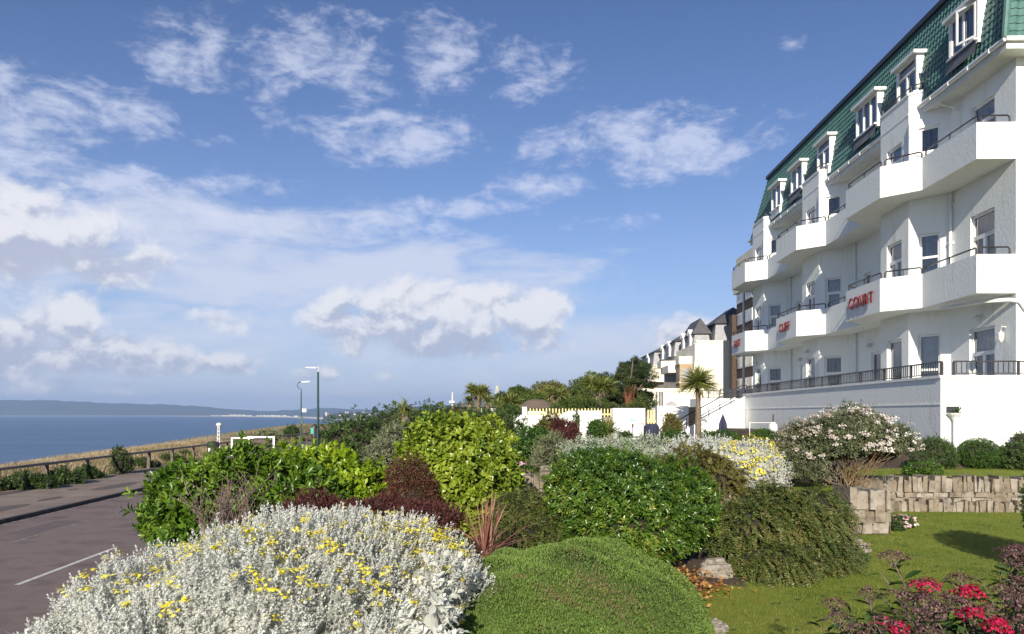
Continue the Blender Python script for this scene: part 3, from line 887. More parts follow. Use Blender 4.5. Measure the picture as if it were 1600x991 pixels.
def window(o, u, n, a, b, c, e, kind, curt='curtain', blind=0.0, parent=None, off=None, open_leaf=False, d0=REV - .07):
    parent = parent or hotel; off = off or OFF
    f = MB(); w_ = .065; d1 = d0 + .055
    f.obox(o, u, n, a + .002, a + w_, d0, d1, c + .002, e - .002); f.obox(o, u, n, b - w_, b - .002, d0, d1, c + .002, e - .002)
    f.obox(o, u, n, a + w_, b - w_, d0, d1, e - w_, e - .002); f.obox(o, u, n, a + w_, b - w_, d0, d1, c + .002, c + w_ + .02)
    hh = e - c; tz = None
    if kind in ('door', 'singledoor'):
        tz = c + hh * .72
        f.obox(o, u, n, a + w_, b - w_, d0 - .006, d1, tz - .05, tz + .05)
        if kind == 'door':
            mid = (a + b) / 2; f.obox(o, u, n, mid - .05, mid + .05, d0 - .004, d1, c + w_ + .02, tz - .05)
        for x0, x1 in (((a + w_, (a + b) / 2 - .05), ((a + b) / 2 + .05, b - w_)) if kind == 'door' else ((a + w_, b - w_),)):
            f.obox(o, u, n, x0, x0 + .035, d0 + .008, d1 - .006, c + w_ + .02, tz - .05); f.obox(o, u, n, x1 - .035, x1, d0 + .008, d1 - .006, c + w_ + .02, tz - .05)
            f.obox(o, u, n, x0 + .035, x1 - .035, d0 + .008, d1 - .006, c + w_ + .02, c + .22)
    elif kind == 'sash':
        tz = c + hh * .52
        f.obox(o, u, n, a + w_, b - w_, d0 - .006, d1, tz - .03, tz + .03)
    elif kind == 'triple':
        for q in (1 / 3, 2 / 3):
            x = a + (b - a) * q; f.obox(o, u, n, x - .04, x + .04, d0 - .004, d1, c + w_ + .02, e - w_)
    elif kind == 'pair':
        x = (a + b) / 2; f.obox(o, u, n, x - .04, x + .04, d0 - .004, d1, c + w_ + .02, e - w_)
    elif kind == 'tee':
        tz = c + hh * .66; x = (a + b) / 2
        f.obox(o, u, n, a + w_, b - w_, d0 - .006, d1, tz - .03, tz + .03); f.obox(o, u, n, x - .035, x + .035, d0 - .004, d1, c + w_ + .02, tz - .03)
    f.obox(o, u, n, a - .04, b + .04, d0 - .09, d0 - .004, c - .035, c + .008)
    fr = f.build('window', M['trim'], parent, off)
    g = MB(); P = lambda x, dd, z: (o[0] + u[0] * x + n[0] * dd, o[1] + u[1] * x + n[1] * dd, z)
    dg = d0 + .03
    g.poly([P(b - .03, dg, c + .03), P(a + .03, dg, c + .03), P(a + .03, dg, e - .03), P(b - .03, dg, e - .03)])
    g.build('pane', M['glass'], fr, off)
    if curt:
        q = MB(); nn = 22; dc = d0 + .12
        zc0, zc1 = (c + .05, e - .04) if not blind else (e - hh * blind, e - .04)
        spans = [(a + .04, b - .04)] if curt != 'curtain_dark' and curt != 'curtain_red' else [(a + .04, a + (b - a) * .45), (b - (b - a) * .45, b - .04)]
        for s0, s1 in spans:
            for i in range(nn):
                x0 = s0 + (s1 - s0) * i / nn; x1 = s0 + (s1 - s0) * (i + 1) / nn
                w0 = 0 if blind else .02 * math.sin(i * 1.9); w1 = 0 if blind else .02 * math.sin((i + 1) * 1.9)
                q.poly([P(x1, dc + w1, zc0), P(x0, dc + w0, zc0), P(x0, dc + w0, zc1), P(x1, dc + w1, zc1)])
        co = q.build('blind' if blind else 'curtain', M['lampwhite'] if blind else M[curt], fr)
        co.data.transform(Matrix.Translation((-off[0], -off[1], -off[2])))
    return fr


wins = []
LEVELS = {
    0: {'R0': [(.85, 1.95, ZT + .02, 5.08, 'door', 'curtain')], 'R': [(1.0, 1.75, ZT + .25, 4.95, 'sash', 'curtain_dark')],
        'C': [(.25, .82, ZT + .3, 5.1, 'sash', 'curtain')], 'O': [(.42, 1.34, ZT + .25, 5.06, 'plain', 'curtain_dark')]},
    1: {'R0': [(.85, 1.9, 5.85, 7.85, 'door', 'curtain_dark')], 'R': [(1.75, 2.32, 6.75, 7.55, 'casement', 'curtain')],
        'C': [(.27, .8, 6.45, 7.75, 'sash', 'curtain')], 'O': [(.42, 1.34, 5.85, 7.76, 'door', 'curtain_red')]},
    2: {'R0': [(.85, 1.9, 8.85, 10.5, 'door', 'curtain_dark')], 'R': [(1.75, 2.32, 9.5, 10.3, 'casement', 'curtain')],
        'C': [(.27, .8, 9.86, 10.56, 'casement', 'curtain_dark')], 'O': [(.42, 1.34, 8.85, 10.42, 'door', 'curtain')]},
}
ZL = [(ZT, Z1), (Z1, Z2), (Z2, ZE)]
for nm, k, p0, p1 in segs:
    for lv in range(3):
        z0, z1 = ZL[lv]
        if lv == 2 and nm in 'COH': z1 = 11.52
        ops = list(LEVELS[lv].get('R0' if (nm == 'R' and k == 0) else nm, [])) if not (nm == 'R' and k == 3) else []
        if nm == 'C' and k > 0:              # the further bays have doors in the canted face at ground level
            ops = [(.22, .85, ZT + .02, 5.0, 'singledoor', 'curtain_dark')] if lv == 0 else ([(.24, .82, 5.85, 7.72, 'singledoor', 'curtain')] if lv == 1 else ops)
        o, u, n = panel(p0, p1, z0, z1, [q[:4] for q in ops], wall)
        for q in ops: wins.append((o, u, n, *q, nm, k, lv))
# end wall and the unseen sides
eops = [(a, a + 1.1, z, z + 1.4, 'sash', 'curtain') for a in (3.2, 7.6) for z in (3.5, 6.6, 9.3)]
o, u, n = panel(END[2], END[3], ZT - .45, ZE, [q[:4] for q in eops], wall)
for q in eops: wins.append((o, u, n, *q, 'E', 0, 0))
wall.poly([(DF, TE, ZT), (DBK, TE, ZT), (DBK, TE, ZE), (DF, TE, ZE)]); wall.poly([(DBK, T0, ZT), (DBK, TE, ZT), (DBK, TE, ZE), (DBK, T0, ZE)])
for k, c in enumerate(TC):                    # decks and low upstands of the bay tops
    pts = [(DF + .1, c - 1.62), (DF, c - 1.62), (10.06, c - .88), (10.06, c + .88), (DF, c + 1.62), (DF + .1, c + 1.62)]
    wall.poly([(p[0], p[1], 11.36) for p in pts])
    for (a, b) in ((pts[1], pts[2]), (pts[2], pts[3]), (pts[3], pts[4])):
        ua = np.array(b) - np.array(a); l_ = np.linalg.norm(ua); ua /= l_; na = np.array([ua[1], -ua[0]])
        wall.obox(a, ua, na, -.02, l_ + .02, -.025, .12, 11.5, 11.56)
    ua = np.array([0, 1.0]); wall.obox((10.06, c - .88), ua, np.array([1.0, 0]), .0, 1.76, -.012, .05, 10.98, 11.02)
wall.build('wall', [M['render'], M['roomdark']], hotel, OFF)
for (o, u, n, a, b, c, e, kind, curt, nm, k, lv) in wins:
    window(o, u, n, a, b, c, e, kind, curt, blind=.62 if (lv == 0 and nm == 'C' and k == 0) else (.45 if (lv == 0 and nm == 'O' and k == 0) else 0))
# open casement leaves standing out from the wall
for (D, t, z0, z1) in ((DF, T0 + 1.95, 9.0, 9.75),):
    f = MB(); f.obox((D, t), np.array([-.96, .28]), np.array([.28, .96]), 0, .5, 0, .04, z0, z1)
    f.build('open_casement', M['trim'], hotel, OFF)

# ---- balconies: slab, solid parapet, black rail
def bal_outline():
    p = [(9.93, T0)]
    for c in TC: p += [(9.93, c - 1.92), (9.18, c - 1.17), (9.18, c + 1.18), (9.93, c + 1.93)]
    return p


BO = bal_outline()
for lv, (zs, ztop) in enumerate(((5.70, 6.57), (8.70, 9.52))):
    b = MB()
    inner = [(DF + .05, TE + .15)] + [p for nm, k, p0, p1 in reversed(segs) for p in (p1,)][1:] + [(DF + .05, T0)]
    pts = BO
    # slab in strips between outline and the wall line
    wl = [(DF, T0)] + [s_[3] for s_ in segs]
    ts = sorted({p[1] for p in BO} | {p[1] for p in wl if p[1] <= TE + .15})
    fo = lambda t: np.interp(t, [p[1] for p in BO], [p[0] for p in BO]); fw = lambda t: np.interp(t, [p[1] for p in wl], [p[0] for p in wl])
    for t0, t1 in zip(ts[:-1], ts[1:]):
        for z in (zs, zs + .16): b.poly([(fo(t0) , t0, z), (fw(t0) + .02, t0, z), (fw(t1) + .02, t1, z), (fo(t1), t1, z)])
    th = .12
    inn = []
    for i, p in enumerate(BO): inn.append((p[0] + th, p[1]))
    for i in range(len(BO) - 1):
        a, c_ = BO[i], BO[i + 1]; ia, ic = inn[i], inn[i + 1]
        b.poly([(c_[0], c_[1], zs), (a[0], a[1], zs), (a[0], a[1], ztop), (c_[0], c_[1], ztop)])
        b.poly([(ia[0], ia[1], zs + .16), (ic[0], ic[1], zs + .16), (ic[0], ic[1], ztop), (ia[0], ia[1], ztop)])
        b.poly([(a[0], a[1], ztop), (ia[0], ia[1], ztop), (ic[0], ic[1], ztop), (c_[0], c_[1], ztop)])
    for t, dt in ((T0, th), (TE + .15, -th)):
        b.poly([(9.93, t, zs), (DF, t, zs), (DF, t, ztop), (9.93, t, ztop)]); b.poly([(9.93 + th, t + dt, zs + .16), (DF, t + dt, zs + .16), (DF, t + dt, ztop), (9.93 + th, t + dt, ztop)])
        b.poly([(9.93, t, ztop), (DF, t, ztop), (DF, t + dt, ztop), (9.93, t + dt, ztop)])
    bo = b.build('balcony', M['render'], hotel, OFF)
    cx = [(DF - .04, T0 + .06)] + [(p[0] + .06, p[1] + (.06 if i == 0 else 0)) for i, p in enumerate(BO)]
    for i in range(len(cx) - 1):
        rl = MB(); a, c_ = np.array(cx[i]), np.array(cx[i + 1]); d = c_ - a; l_ = np.linalg.norm(d); d /= l_
        a2, c2_ = a + d * .07, c_ - d * .07; zr = ztop + .17
        rl.tube([(*a2, ztop), (*a2, zr - .04), (*(a2 + d * .04), zr), (*(c2_ - d * .04), zr), (*c2_, zr - .04), (*c2_, ztop)], .02, 6)
        mdl = (a + c_) / 2; rl.tube([(*mdl, ztop), (*mdl, zr)], .016, 6)
        rl.build('railing', M['black'], bo, OFF)

# ---- eaves, gutter, roof
e = MB()
e.box(10.32, DF + .02, T0 - .48, TE + .4, 10.96, 11.02); e.box(DF + .021, DBK + .4, T0 - .48, T0 + .02, 10.96, 11.02)
e.box(10.30, 10.34, T0 - .5, TE + .42, 10.94, 11.14); e.box(10.341, DBK + .42, T0 - .5, T0 - .46, 10.94, 11.14)
e.build('soffit', M['soffit'], hotel, OFF)
g = MB()
g.tube([(10.255, T0 - .55, 11.13), (10.255, TE + .45, 11.13)], .06, 8); g.tube([(10.25, T0 - .55, 11.13), (DBK + .4, T0 - .55, 11.13)], .06, 8)
t = T0
while t < TE:
    g.box(10.19, 10.30, t, t + .04, 11.06, 11.15); t += .9
g.build('gutter', M['trim'], hotel, OFF)
rf = MB()
A0, A1, B0, B1 = (10.28, T0 - .5, 11.15), (10.28, TE + .4, 11.15), (10.66, T0 - .12, 13.62), (10.66, TE - 1.3, 13.62)
E0, E1 = (DBK, T0 - .5, 11.15), (DBK, T0 - .12, 13.62)


def tiles(p00, p10, p01, p11, outn, cw=.185, nc=14):
    p00, p10, p01, p11, outn = [np.array(q, float) for q in (p00, p10, p01, p11, outn)]
    Ln = np.linalg.norm(p10 - p00); nu = int(Ln / cw * 6)
    for c in range(nc):
        for i in range(nu):
            q = []
            for (a, b) in ((i, 0), (i + 1, 0), (i + 1, 1), (i, 1)):
                u_ = a / nu; v_ = (c + b * 1.04) / nc; v_ = min(v_, 1)
                p = (p00 * (1 - u_) + p10 * u_) * (1 - v_) + (p01 * (1 - u_) + p11 * u_) * v_
                ph = u_ * Ln / cw + .5 * (c % 2) * 0
                wv = .017 * max(0.0, math.sin(2 * math.pi * ph)) ** .7 if math.sin(2 * math.pi * ph) > 0 else -.008 * abs(math.sin(2 * math.pi * ph))
                q.append(p + outn * (wv + (.022 if b == 0 else 0.0)))
            rf.poly(q)
            # butt edge under each course
            q0, q1 = q[0], q[1]; rf.poly([q0 - outn * .035, q1 - outn * .035, q1, q0])


tiles(A0, A1, B0, B1, (-1, 0, .15)); tiles(E0, A0, E1, B0, (0, -1, .15))
rf.poly([A0, A1, B1, B0]); rf.poly([(DBK, TE + .4, 11.15), (10.28, TE + .4, 11.15), B1, (DBK, TE - 1.3, 13.62)])
rf.poly([B0, (DBK, B0[1], 13.62), (DBK, B1[1], 13.62), B1]); rf.poly([(DBK, T0 - .5, 11.15), (DBK, TE + .4, 11.15), (DBK, TE - 1.3, 13.62), (DBK, T0 - .12, 13.62)])
ro = rf.build('roof', M['tile'], hotel, OFF)
hp = MB(); hp.tube([np.array(A0) + (-.03, -.03, 0), np.array(B0) + (-.03, -.03, 0)], .07, 8)
x = hp.build('hip_tiles', M['tile'], ro); x.data.transform(Matrix.Translation((-OFF[0], -OFF[1], -OFF[2])))
hp = MB(); hp.box(10.56, 10.8, T0 - .22, TE - 1.2, 13.58, 13.72); hp.box(10.801, DBK, T0 - .22, T0 + .05, 13.58, 13.72)
x = hp.build('ridge_capping', M['ridge'], ro); x.data.transform(Matrix.Translation((-OFF[0], -OFF[1], -OFF[2])))

# ---- dormers
for t0, t1, zb, kind, lv in ((19.2, 20.4, 11.68, 'pair', 0), (22.2, 23.3, 11.64, 'tee', 1), (24.7, 26.2, 11.68, 'triple', 0), (28.6, 29.75, 11.64, 'tee', 1), (31.5, 32.75, 11.68, 'pair', 0), (34.2, 35.4, 11.64, 'pair', 1)):
    d = MB(); Df, zt = 10.27, 12.62
    d.box(Df, 11.0, t0 - .06, t0, zb - (.1 if lv == 0 else .3), zt); d.box(Df, 11.0, t1, t1 + .06, zb - (.1 if lv == 0 else .3), zt)
    d.box(Df - .12, 11.0, t0 - .16, t1 + .16, zt + .002, zt + .09)
    d.box(Df - .02, 10.6, t0 + .001, t1 - .001, zb - (.1 if lv == 0 else .3), zb - .002)
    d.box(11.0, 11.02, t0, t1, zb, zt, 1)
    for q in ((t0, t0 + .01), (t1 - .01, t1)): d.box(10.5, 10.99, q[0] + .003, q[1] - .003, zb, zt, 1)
    do = d.build('dormer', [M['trim'], M['roomdark']], hotel, OFF)
    window(np.array([Df, t0]), np.array([0, 1.0]), np.array([1.0, 0]), 0.0, t1 - t0, zb, zt, kind, 'curtain_dark', d0=.01)
    if lv == 0:
        ap = MB(); ap.poly([(10.2, t0 - .1, zb - .34), (10.2, t1 + .1, zb - .34), (10.235, t1 + .06, zb - .07), (10.235, t0 - .06, zb - .07)])
        ap.box(10.205, 10.26, t0 - .06, t1 + .06, zb - .07, zb - .035)
        ap = ap.build('lead_apron', M['lead'], do); ap.data.transform(Matrix.Translation((-OFF[0], -OFF[1], -OFF[2])))
    if t0 == 19.2:
        sh = MB(); sh.obox((Df - .01, t0 + .02), np.array([-.35, .937]), np.array([.937, .35]), 0, .54, 0, .035, zb + .06, zb + .11)
        for z0_, z1_ in ((zt - .1, zt - .05),): sh.obox((Df - .01, t0 + .02), np.array([-.35, .937]), np.array([.937, .35]), 0, .54, 0, .035, z0_, z1_)
        for u_ in (0, .5): sh.obox((Df - .01, t0 + .02), np.array([-.35, .937]), np.array([.937, .35]), u_, u_ + .04, 0, .035, zb + .111, zt - .101)
        x = sh.build('open_sash', M['trim'], do); x.data.transform(Matrix.Translation((-OFF[0], -OFF[1], -OFF[2])))
# rails on the bay tops
for c in TC:
    rl = MB(); zt = 11.56
    p = [(10.5, c - 1.28), (10.14, c - .86), (10.14, c + .86), (10.5, c + 1.28)]
    for a, b in zip(p[:-1], p[1:]):
        rl.tube([(*a, zt), (*a, zt + .2), (*b, zt + .2), (*b, zt)], .018, 6); mm_ = [(a[0] + b[0]) / 2, (a[1] + b[1]) / 2]; rl.tube([(*mm_, zt), (*mm_, zt + .2)], .014, 6)
    rl.build('bay_railing', M['black'], hotel, OFF)
# ---- rain pipes, lights
for t, D, z0, z1 in ((21.3, 10.74, 5.86, 8.70), (27.55, 10.74, 5.86, 8.70), (34.4, 10.74, 5.86, 8.70), (27.5, 10.74, ZT, 5.7), (34.3, 10.74, ZT, 5.7), (22.05, 10.06, 8.86, 10.75), (28.9, 10.06, 8.86, 10.75), (35.75, 10.06, 8.86, 10.75)):
    pm = MB(); pm.tube([(D, t, z0), (D, t, z1 - .12), (D + .03, t + .02, z1 - .02)], .04, 8)
    for z in np.arange(z0 + .5, z1, 1.0): pm.box(D - .05, D + .06, t - .055, t + .055, z, z + .05)
    pm.build('rain_pipe', M['trim'], hotel, OFF)
pm = MB(); pm.tube([(10.33, 21.2, 11.06), (10.5, 21.2, 10.9), (10.7, 21.1, 10.82), (10.74, 21.0, 10.7)], .035, 8); pm.build('swan_neck_pipe', M['trim'], hotel, OFF)
pm = MB(); pm.tube([(10.05, T0 + 1.8, 5.6), (10.3, T0 + .5, 5.58), (10.7, T0 + .1, 5.56), (10.86, T0 - .06, 5.5), (10.95, T0 - .07, 5.34), (13.5, T0 - .07, 5.3)], .05, 8); pm.build('waste_pipe', M['trim'], hotel, OFF)
for D, t, z in ((10.72, 19.95, 5.24), (10.72, 26.3, 5.1), (10.0, 30.0, 5.2), (10.0, 36.9, 5.2), (10.72, 33.0, 5.1)):
    lm = MB(); lm.lathe((D - .04, t), [(.05, z), (.09, z + .03), (.08, z + .09), (.02, z + .12)], 10); lm.box(D - .05, D + .07, t - .05, t + .05, z + .121, z + .15)
    lm.build('wall_light', M['lampwhite'], hotel, OFF)
lm = MB(); lm.tube([(10.8, 18.95, 4.98), (10.7, 18.95, 5.0), (10.69, 18.95, 4.88)], .016, 6); lm.lathe((10.69, 18.95), [(.03, 4.64), (.06, 4.69), (.075, 4.84), (.03, 4.88)], 10)
lm.build('wall_lantern', M['lampwhite'], hotel, OFF)

# ---- name in red letters on the first-floor balcony faces
def word(txt, tcen, size, label):
    cu = bpy.data.curves.new('t', 'FONT'); cu.body = txt; cu.size = size; cu.extrude = .018; cu.align_x = 'CENTER'; cu.align_y = 'CENTER'; cu.offset = .004; cu.space_character = 1.22
    to = bpy.data.objects.new('t', cu); COL.objects.link(to)
    bpy.context.view_layer.update()
    me = bpy.data.meshes.new_from_object(to.evaluated_get(bpy.context.evaluated_depsgraph_get()))
    bpy.data.objects.remove(to)
    me.materials.clear(); me.materials.append(M['red'])
    ob = bpy.data.objects.new('sign_letters', me); COL.objects.link(ob)
    p = HB(9.12, tcen, 6.13)
    X = Vector((-h2[0], -h2[1], 0)); Zc = Vector((-r2[0], -r2[1], 0)); Yc = Vector((0, 0, 1))
    mt = Matrix((X, Yc, Zc)).transposed().to_4x4(); mt.translation = Vector(p)
    ob.matrix_world = mt
    return tag(ob, label, 'sign')


word('COURT', TC[0] - .02, .43, 'red letters COURT on the white balcony of the nearest hotel bay')
word('CLIFF', TC[1] + .0, .43, 'red letters CLIFF on the white balcony of the middle hotel bay')
word('EAST', TC[2] + .0, .43, 'red letters EAST on the white balcony of the furthest hotel bay')

# ---- terrace wall, its coping and railing
TB, DB, ZP = 17.6, 8.67, 3.76
terr = empty('terrace_wall', HB(DB, TB, 1.7), 'white rendered terrace wall along the front of the hotel with a black railing on it', 'wall', rz=-AH)
TOF = (DB, TB, 1.7); TF = 34.0
b = MB()
b.box(DB, DB + .3, TB, TF, 1.6, ZP); b.box(DB + .301, DBK, TB, TB + .3, 1.6, ZP)
b.box(DB + .301, DF + .9, TB + .301, TE, 1.6, ZT + .0); b.box(DF + .9, DBK, TB + .301, T0 + .1, 1.6, ZT - .004)
b.build('wall', M['render'], terr, TOF)
b = MB(); b.box(DB - .035, DB + .33, TB - .035, TF, ZP + .001, ZP + .06); b.box(DB + .331, DBK, TB - .035, TB + .33, ZP + .001, ZP + .06)
b.box(DB - .012, DB - .001, TB - .012, TF, 3.19, 3.22); b.box(DB, DBK, TB - .012, TB - .001, 3.19, 3.22)
b.build('coping', M['render'], terr, TOF)
rl = MB(); zr = ZP + .32
def fence_rail(mb, p0, p1, zb, zt, post=1.4, bar=.11):
    p0, p1 = np.array(p0, float), np.array(p1, float); d = p1 - p0; l_ = np.linalg.norm(d); d /= l_; n = np.array([-d[1], d[0]])
    mb.obox(p0, d, n, 0, l_, -.022, .022, zt - .03, zt); mb.obox(p0, d, n, 0, l_, -.012, .012, zb + .04, zb + .06)
    k = max(1, round(l_ / post))
    for i in range(k + 1):
        x = l_ * i / k; mb.obox(p0, d, n, x - .022, x + .022, -.0225, .0225, zb, zt - .0301)
    k2 = int(l_ / bar)
    for i in range(k2):
        x = (i + .5) * l_ / k2; mb.obox(p0, d, n, x - .007, x + .007, -.007, .007, zb + .061, zt - .031)
fence_rail(rl, (DB + .15, TB + .25), (DB + .15, TF - .1), ZP + .06, zr + .06)
rl.build('railing', M['black'], terr, TOF)
rl = MB(); fence_rail(rl, (DB + .35, TB + .15), (DBK, TB + .15), ZP + .06, zr + .06)
rl.build('railing', M['black'], terr, TOF)
# rain head on the end of the terrace wall
px0 = W(1487, 690, 17.4)
pd = empty('rain_head', (px0[0], px0[1], 2.0), 'white rain hopper and pipe under a dark drain hole on the terrace wall end', 'drainpipe')
of = (px0[0], px0[1], 2.0); yb = HB(DB, TB, 0)[1] - .02
b = MB(); hx = px0[0]
b.lathe((hx, yb - .1), [(.045, 2.86), (.07, 2.92), (.15, 3.0), (.155, 3.02), (.12, 3.02)], 12); b.tube([(hx, yb - .1, 2.0), (hx, yb - .1, 2.87)], .04, 8)
b.build('hopper', M['trim'], pd, of)
b = MB(); b.box(hx - .13, hx + .13, yb - .02, yb + .012, 3.03, 3.16); b.build('drain_hole', M['ridge'], pd, of)
lb = LB(); P = np.tile(np.array([[hx + .02, yb - .06, 3.05]]), (26, 1)) + rng.normal(0, .04, (26, 3)); D = unit(rng.normal(0, 1, (26, 3)) + np.array([.2, -.8, .1]))
lb.leaves(P, D, rng.normal(0, 1, (26, 3)), .09, .05, T_DIA); lb.build('weed', L['ivy'], pd, of)

# ---- garden stair from the terrace, running down towards the sea
st = empty('garden_stair', (8.3, 33.4, 1.85), 'white walled flight of steps coming down from the hotel terrace with a black handrail', 'stairs')
so = (8.3, 33.4, 1.85)
yF, yB = 33.2, 34.9
xs0, xs1, zt0, zt1 = 7.0, 9.45, 2.35, 3.72
for (ya, yb_) in ((yF, yF + .22), (yB - .22, yB)):
    b = MB(); b.hexa([(xs0, ya, 1.7), (xs1, ya, 1.7), (xs1, yb_, 1.7), (xs0, yb_, 1.7), (xs0, ya, zt0), (xs1, ya, zt1), (xs1, yb_, zt1), (xs0, yb_, zt0)]); b.build('flank_wall', M['render2'], st, so)
b = MB()
for i in range(9):
    x0 = xs0 + .1 + i * .26; b.box(x0, x0 + .27 if i < 8 else xs1, yF + .221, yB - .221, 1.7, 1.95 + i * .12 + .002)
b.build('steps', M['render2'], st, so)
b = MB()
for y in (yF + .1,):
    q = [(xs0 - .35, y, 2.35), (xs0 - .3, y, 2.72), (xs1 - .1, y, 4.16), (xs1 + .1, y, 4.16)]; b.tube(q, .025, 6)
    q = [(xs0 - .1, y, 2.5), (xs1 - .1, y, 3.86)]; b.tube(q, .018, 6)
    for i in range(6):
        x = xs0 + .1 + i * .45; zz = zt0 + (x - xs0) / (xs1 - xs0) * (zt1 - zt0); b.tube([(x, y, zz - .05), (x, y, zz + .42)], .018, 6)
b.build('handrail', M['black'], st, so)
b = MB(); b.box(7.95, 9.9, 35.2, 36.6, 1.7, 3.66); b.build('landing', M['render2'], st, so)
b = MB(); fence_rail(b, (7.98, 35.25), (9.85, 35.25), 3.66, 4.02, .45, .15); b.build('landing_railing', M['black'], st, so)

# pale lattice screen behind the stair head
b = MB(); x0, x1, y0 = 10.1, 13.5, 42.0
for i in range(18):
    x = x0 + (x1 - x0) * i / 17; b.box(x - .025, x + .025, y0, y0 + .04, 3.1, 4.3)
for k in range(6): b.box(x0 - .05, x1 + .05, y0 - .03, y0 - .002, 3.15 + k * .22, 3.2 + k * .22)
tag(b.build('lattice_screen', M['lampwhite'], off=(11.8, 42, 3.1)), 'pale lattice balustrade behind the head of the steps beside the hotel', 'balustrade')
b = MB(); p = W(1161.5, 600, 41); b.tube([(p[0], p[1], 1.8), (p[0], p[1], 6), (p[0], p[1], 9.3)], [.06, .05, .035], 10); b.lathe((p[0], p[1]), [(.02, 9.3), (.06, 9.34), (.05, 9.41), (.01, 9.45)], 8)
tag(b.build('flagpole', M['lampwhite'], off=(p[0], p[1], 1.8)), 'thin pale flagpole standing between the hotel and the brown block', 'flagpole')

# ================================================================== buildings beyond
# brown 1960s block; long face parallel to the hotel
def BR(D, t, z): return HB(D, t, z)


bd = empty('apartment_block', HB(26.8, 96, 2), 'brown brick apartment block with bands of white windows and a cream parapet behind the hotel', 'apartment block', rz=-AH)
bof = (26.8, 96, 2.0)
b = MB(); b.box(26.8, 40, 70, 108, 1, 18.6); b.box(26.2, 40, 108.01, 109.6, 1, 16)
b.build('wall', M['brick'], bd, bof)
b = MB(); b.box(26.4, 40.3, 69.7, 108.3, 18.61, 19.2); b.box(26.7, 40, 70.1, 108, 19.201, 23.2); b.build('parapet', M['cream'], bd, bof)
for fl in range(6):
    z0 = 2.3 + fl * 2.8 + .95
    for t0 in np.arange(71.5, 107.5, 4.1):
        f = MB(); f.box(26.72, 26.82, t0, t0 + 3.3, z0, z0 + 1.5)
        wn = f.build('window', M['trim'], bd, bof)
        g = MB()
        for q in range(3): g.box(26.69, 26.715, t0 + .12 + q * 1.06, t0 + 1.0 + q * 1.06, z0 + .12, z0 + 1.38)
        x = g.build('pane', M['glassfar'], wn); x.data.transform(Matrix.Translation((-bof[0], -bof[1], -bof[2])))

# cream mansion block with slate mansards
SH = -2.65
cbd = empty('mansion_block', HB(25.4 + SH, 116, 2), 'cream rendered mansion block with slate mansard roofs and a big blank end wall', 'apartment block', rz=-AH)
cof = (25.4, 116, 2.0)           # local frame shifted SH towards the sea
b = MB(); b.poly([(25.9, 116, 1), (36, 116, 1), (36, 116, 13.1), (25.9, 116, 13.1), (25.4, 116, 9)]); b.poly([(25.4, 116, 1), (25.9, 116, 1), (25.4, 116, 9)])
b.box(25.6, 36, 116.02, 170, 1, 12.9); b.box(25.7, 36.2, 115.9, 116.6, 13.101, 13.35)
b.build('wall', M['cream'], cbd, cof)
# bays along its sea front
for i, (t0, t1, d) in enumerate(((118, 123, 1.6), (128, 134, 2.6), (140, 147, 2.2), (152, 160, 2.6))):
    b = MB()
    pl = [(25.6, t0), (25.6 - d, t0 + 1.0), (25.6 - d, t1 - 1.0), (25.6, t1)]
    b.prism(pl[::-1], 1, 10.2, 0); b.prism([(p[0] - .12, p[1]) if 0 < k < 3 else p for k, p in enumerate(pl)][::-1], 10.21, 11.3, 1)
    by = b.build('bay', [M['buff'], M['cream']], cbd, cof)
    for z0 in (2.6, 5.4, 8.0):
        f = MB(); f.box(25.6 - d - .03, 25.6 - d - .005, t0 + 1.5, t1 - 1.5, z0, z0 + 1.5); o_ = np.array(pl[0]); u_ = unit(np.array(pl[1]) - o_); n_ = np.array([u_[1], -u_[0]])
        f.obox(o_, u_, n_, .35, np.linalg.norm(np.array(pl[1]) - o_) - .3, -.03, -.004, z0, z0 + 1.5)
        x = f.build('window', M['curtain_dark'], by); x.data.transform(Matrix.Translation((-cof[0], -cof[1], -cof[2])))
        f = MB(); f.prism([(p[0] - .1, p[1] - .05) for p in pl][::-1], z0 - .55, z0 - .25); x = f.build('band', M['cream'], by); x.data.transform(Matrix.Translation((-cof[0], -cof[1], -cof[2])))
rfm = MB()
def mansard(mb, D0, D1, t0, t1, z0, z1, z2, ins=1.0, rid=.5, mw=1, mt=0):
    a = [(D0, t0, z0), (D1, t0, z0), (D1, t1, z0), (D0, t1, z0)]; b_ = [(D0 + ins * .35, t0 + ins * .35, z1), (D1 - ins * .35, t0 + ins * .35, z1), (D1 - ins * .35, t1 - ins * .35, z1), (D0 + ins * .35, t1 - ins * .35, z1)]
    for i in range(4): mb.poly([a[i], a[(i + 1) % 4], b_[(i + 1) % 4], b_[i]], mw)
    e_ = .4; c = [(D0 - e_ + .3, t0 - e_ + .3, z1 + .01), (D1 + e_ - .3, t0 - e_ + .3, z1 + .01), (D1 + e_ - .3, t1 + e_ - .3, z1 + .01), (D0 - e_ + .3, t1 + e_ - .3, z1 + .01)]
    w_ = min(D1 - D0, t1 - t0) * .5 * .85
    if (D1 - D0) < (t1 - t0): r_ = [((D0 + D1) / 2, t0 + w_, z2), ((D0 + D1) / 2, t1 - w_, z2)]; fs = [(0, 1, 'a'), (1, 2, 'ab'), (2, 3, 'b'), (3, 0, 'ba')]
    else: r_ = [(D0 + w_, (t0 + t1) / 2, z2), (D1 - w_, (t0 + t1) / 2, z2)]; fs = [(0, 1, 'ab'), (1, 2, 'b'), (2, 3, 'ba'), (3, 0, 'a')]
    for i, j, k in fs:
        pts = [c[i], c[j]] + [r_[0 if ch == 'a' else 1] for ch in (k[::-1] if len(k) > 1 else k)]
        mb.poly(pts, mt)
    mb.poly(c[::-1], 0)
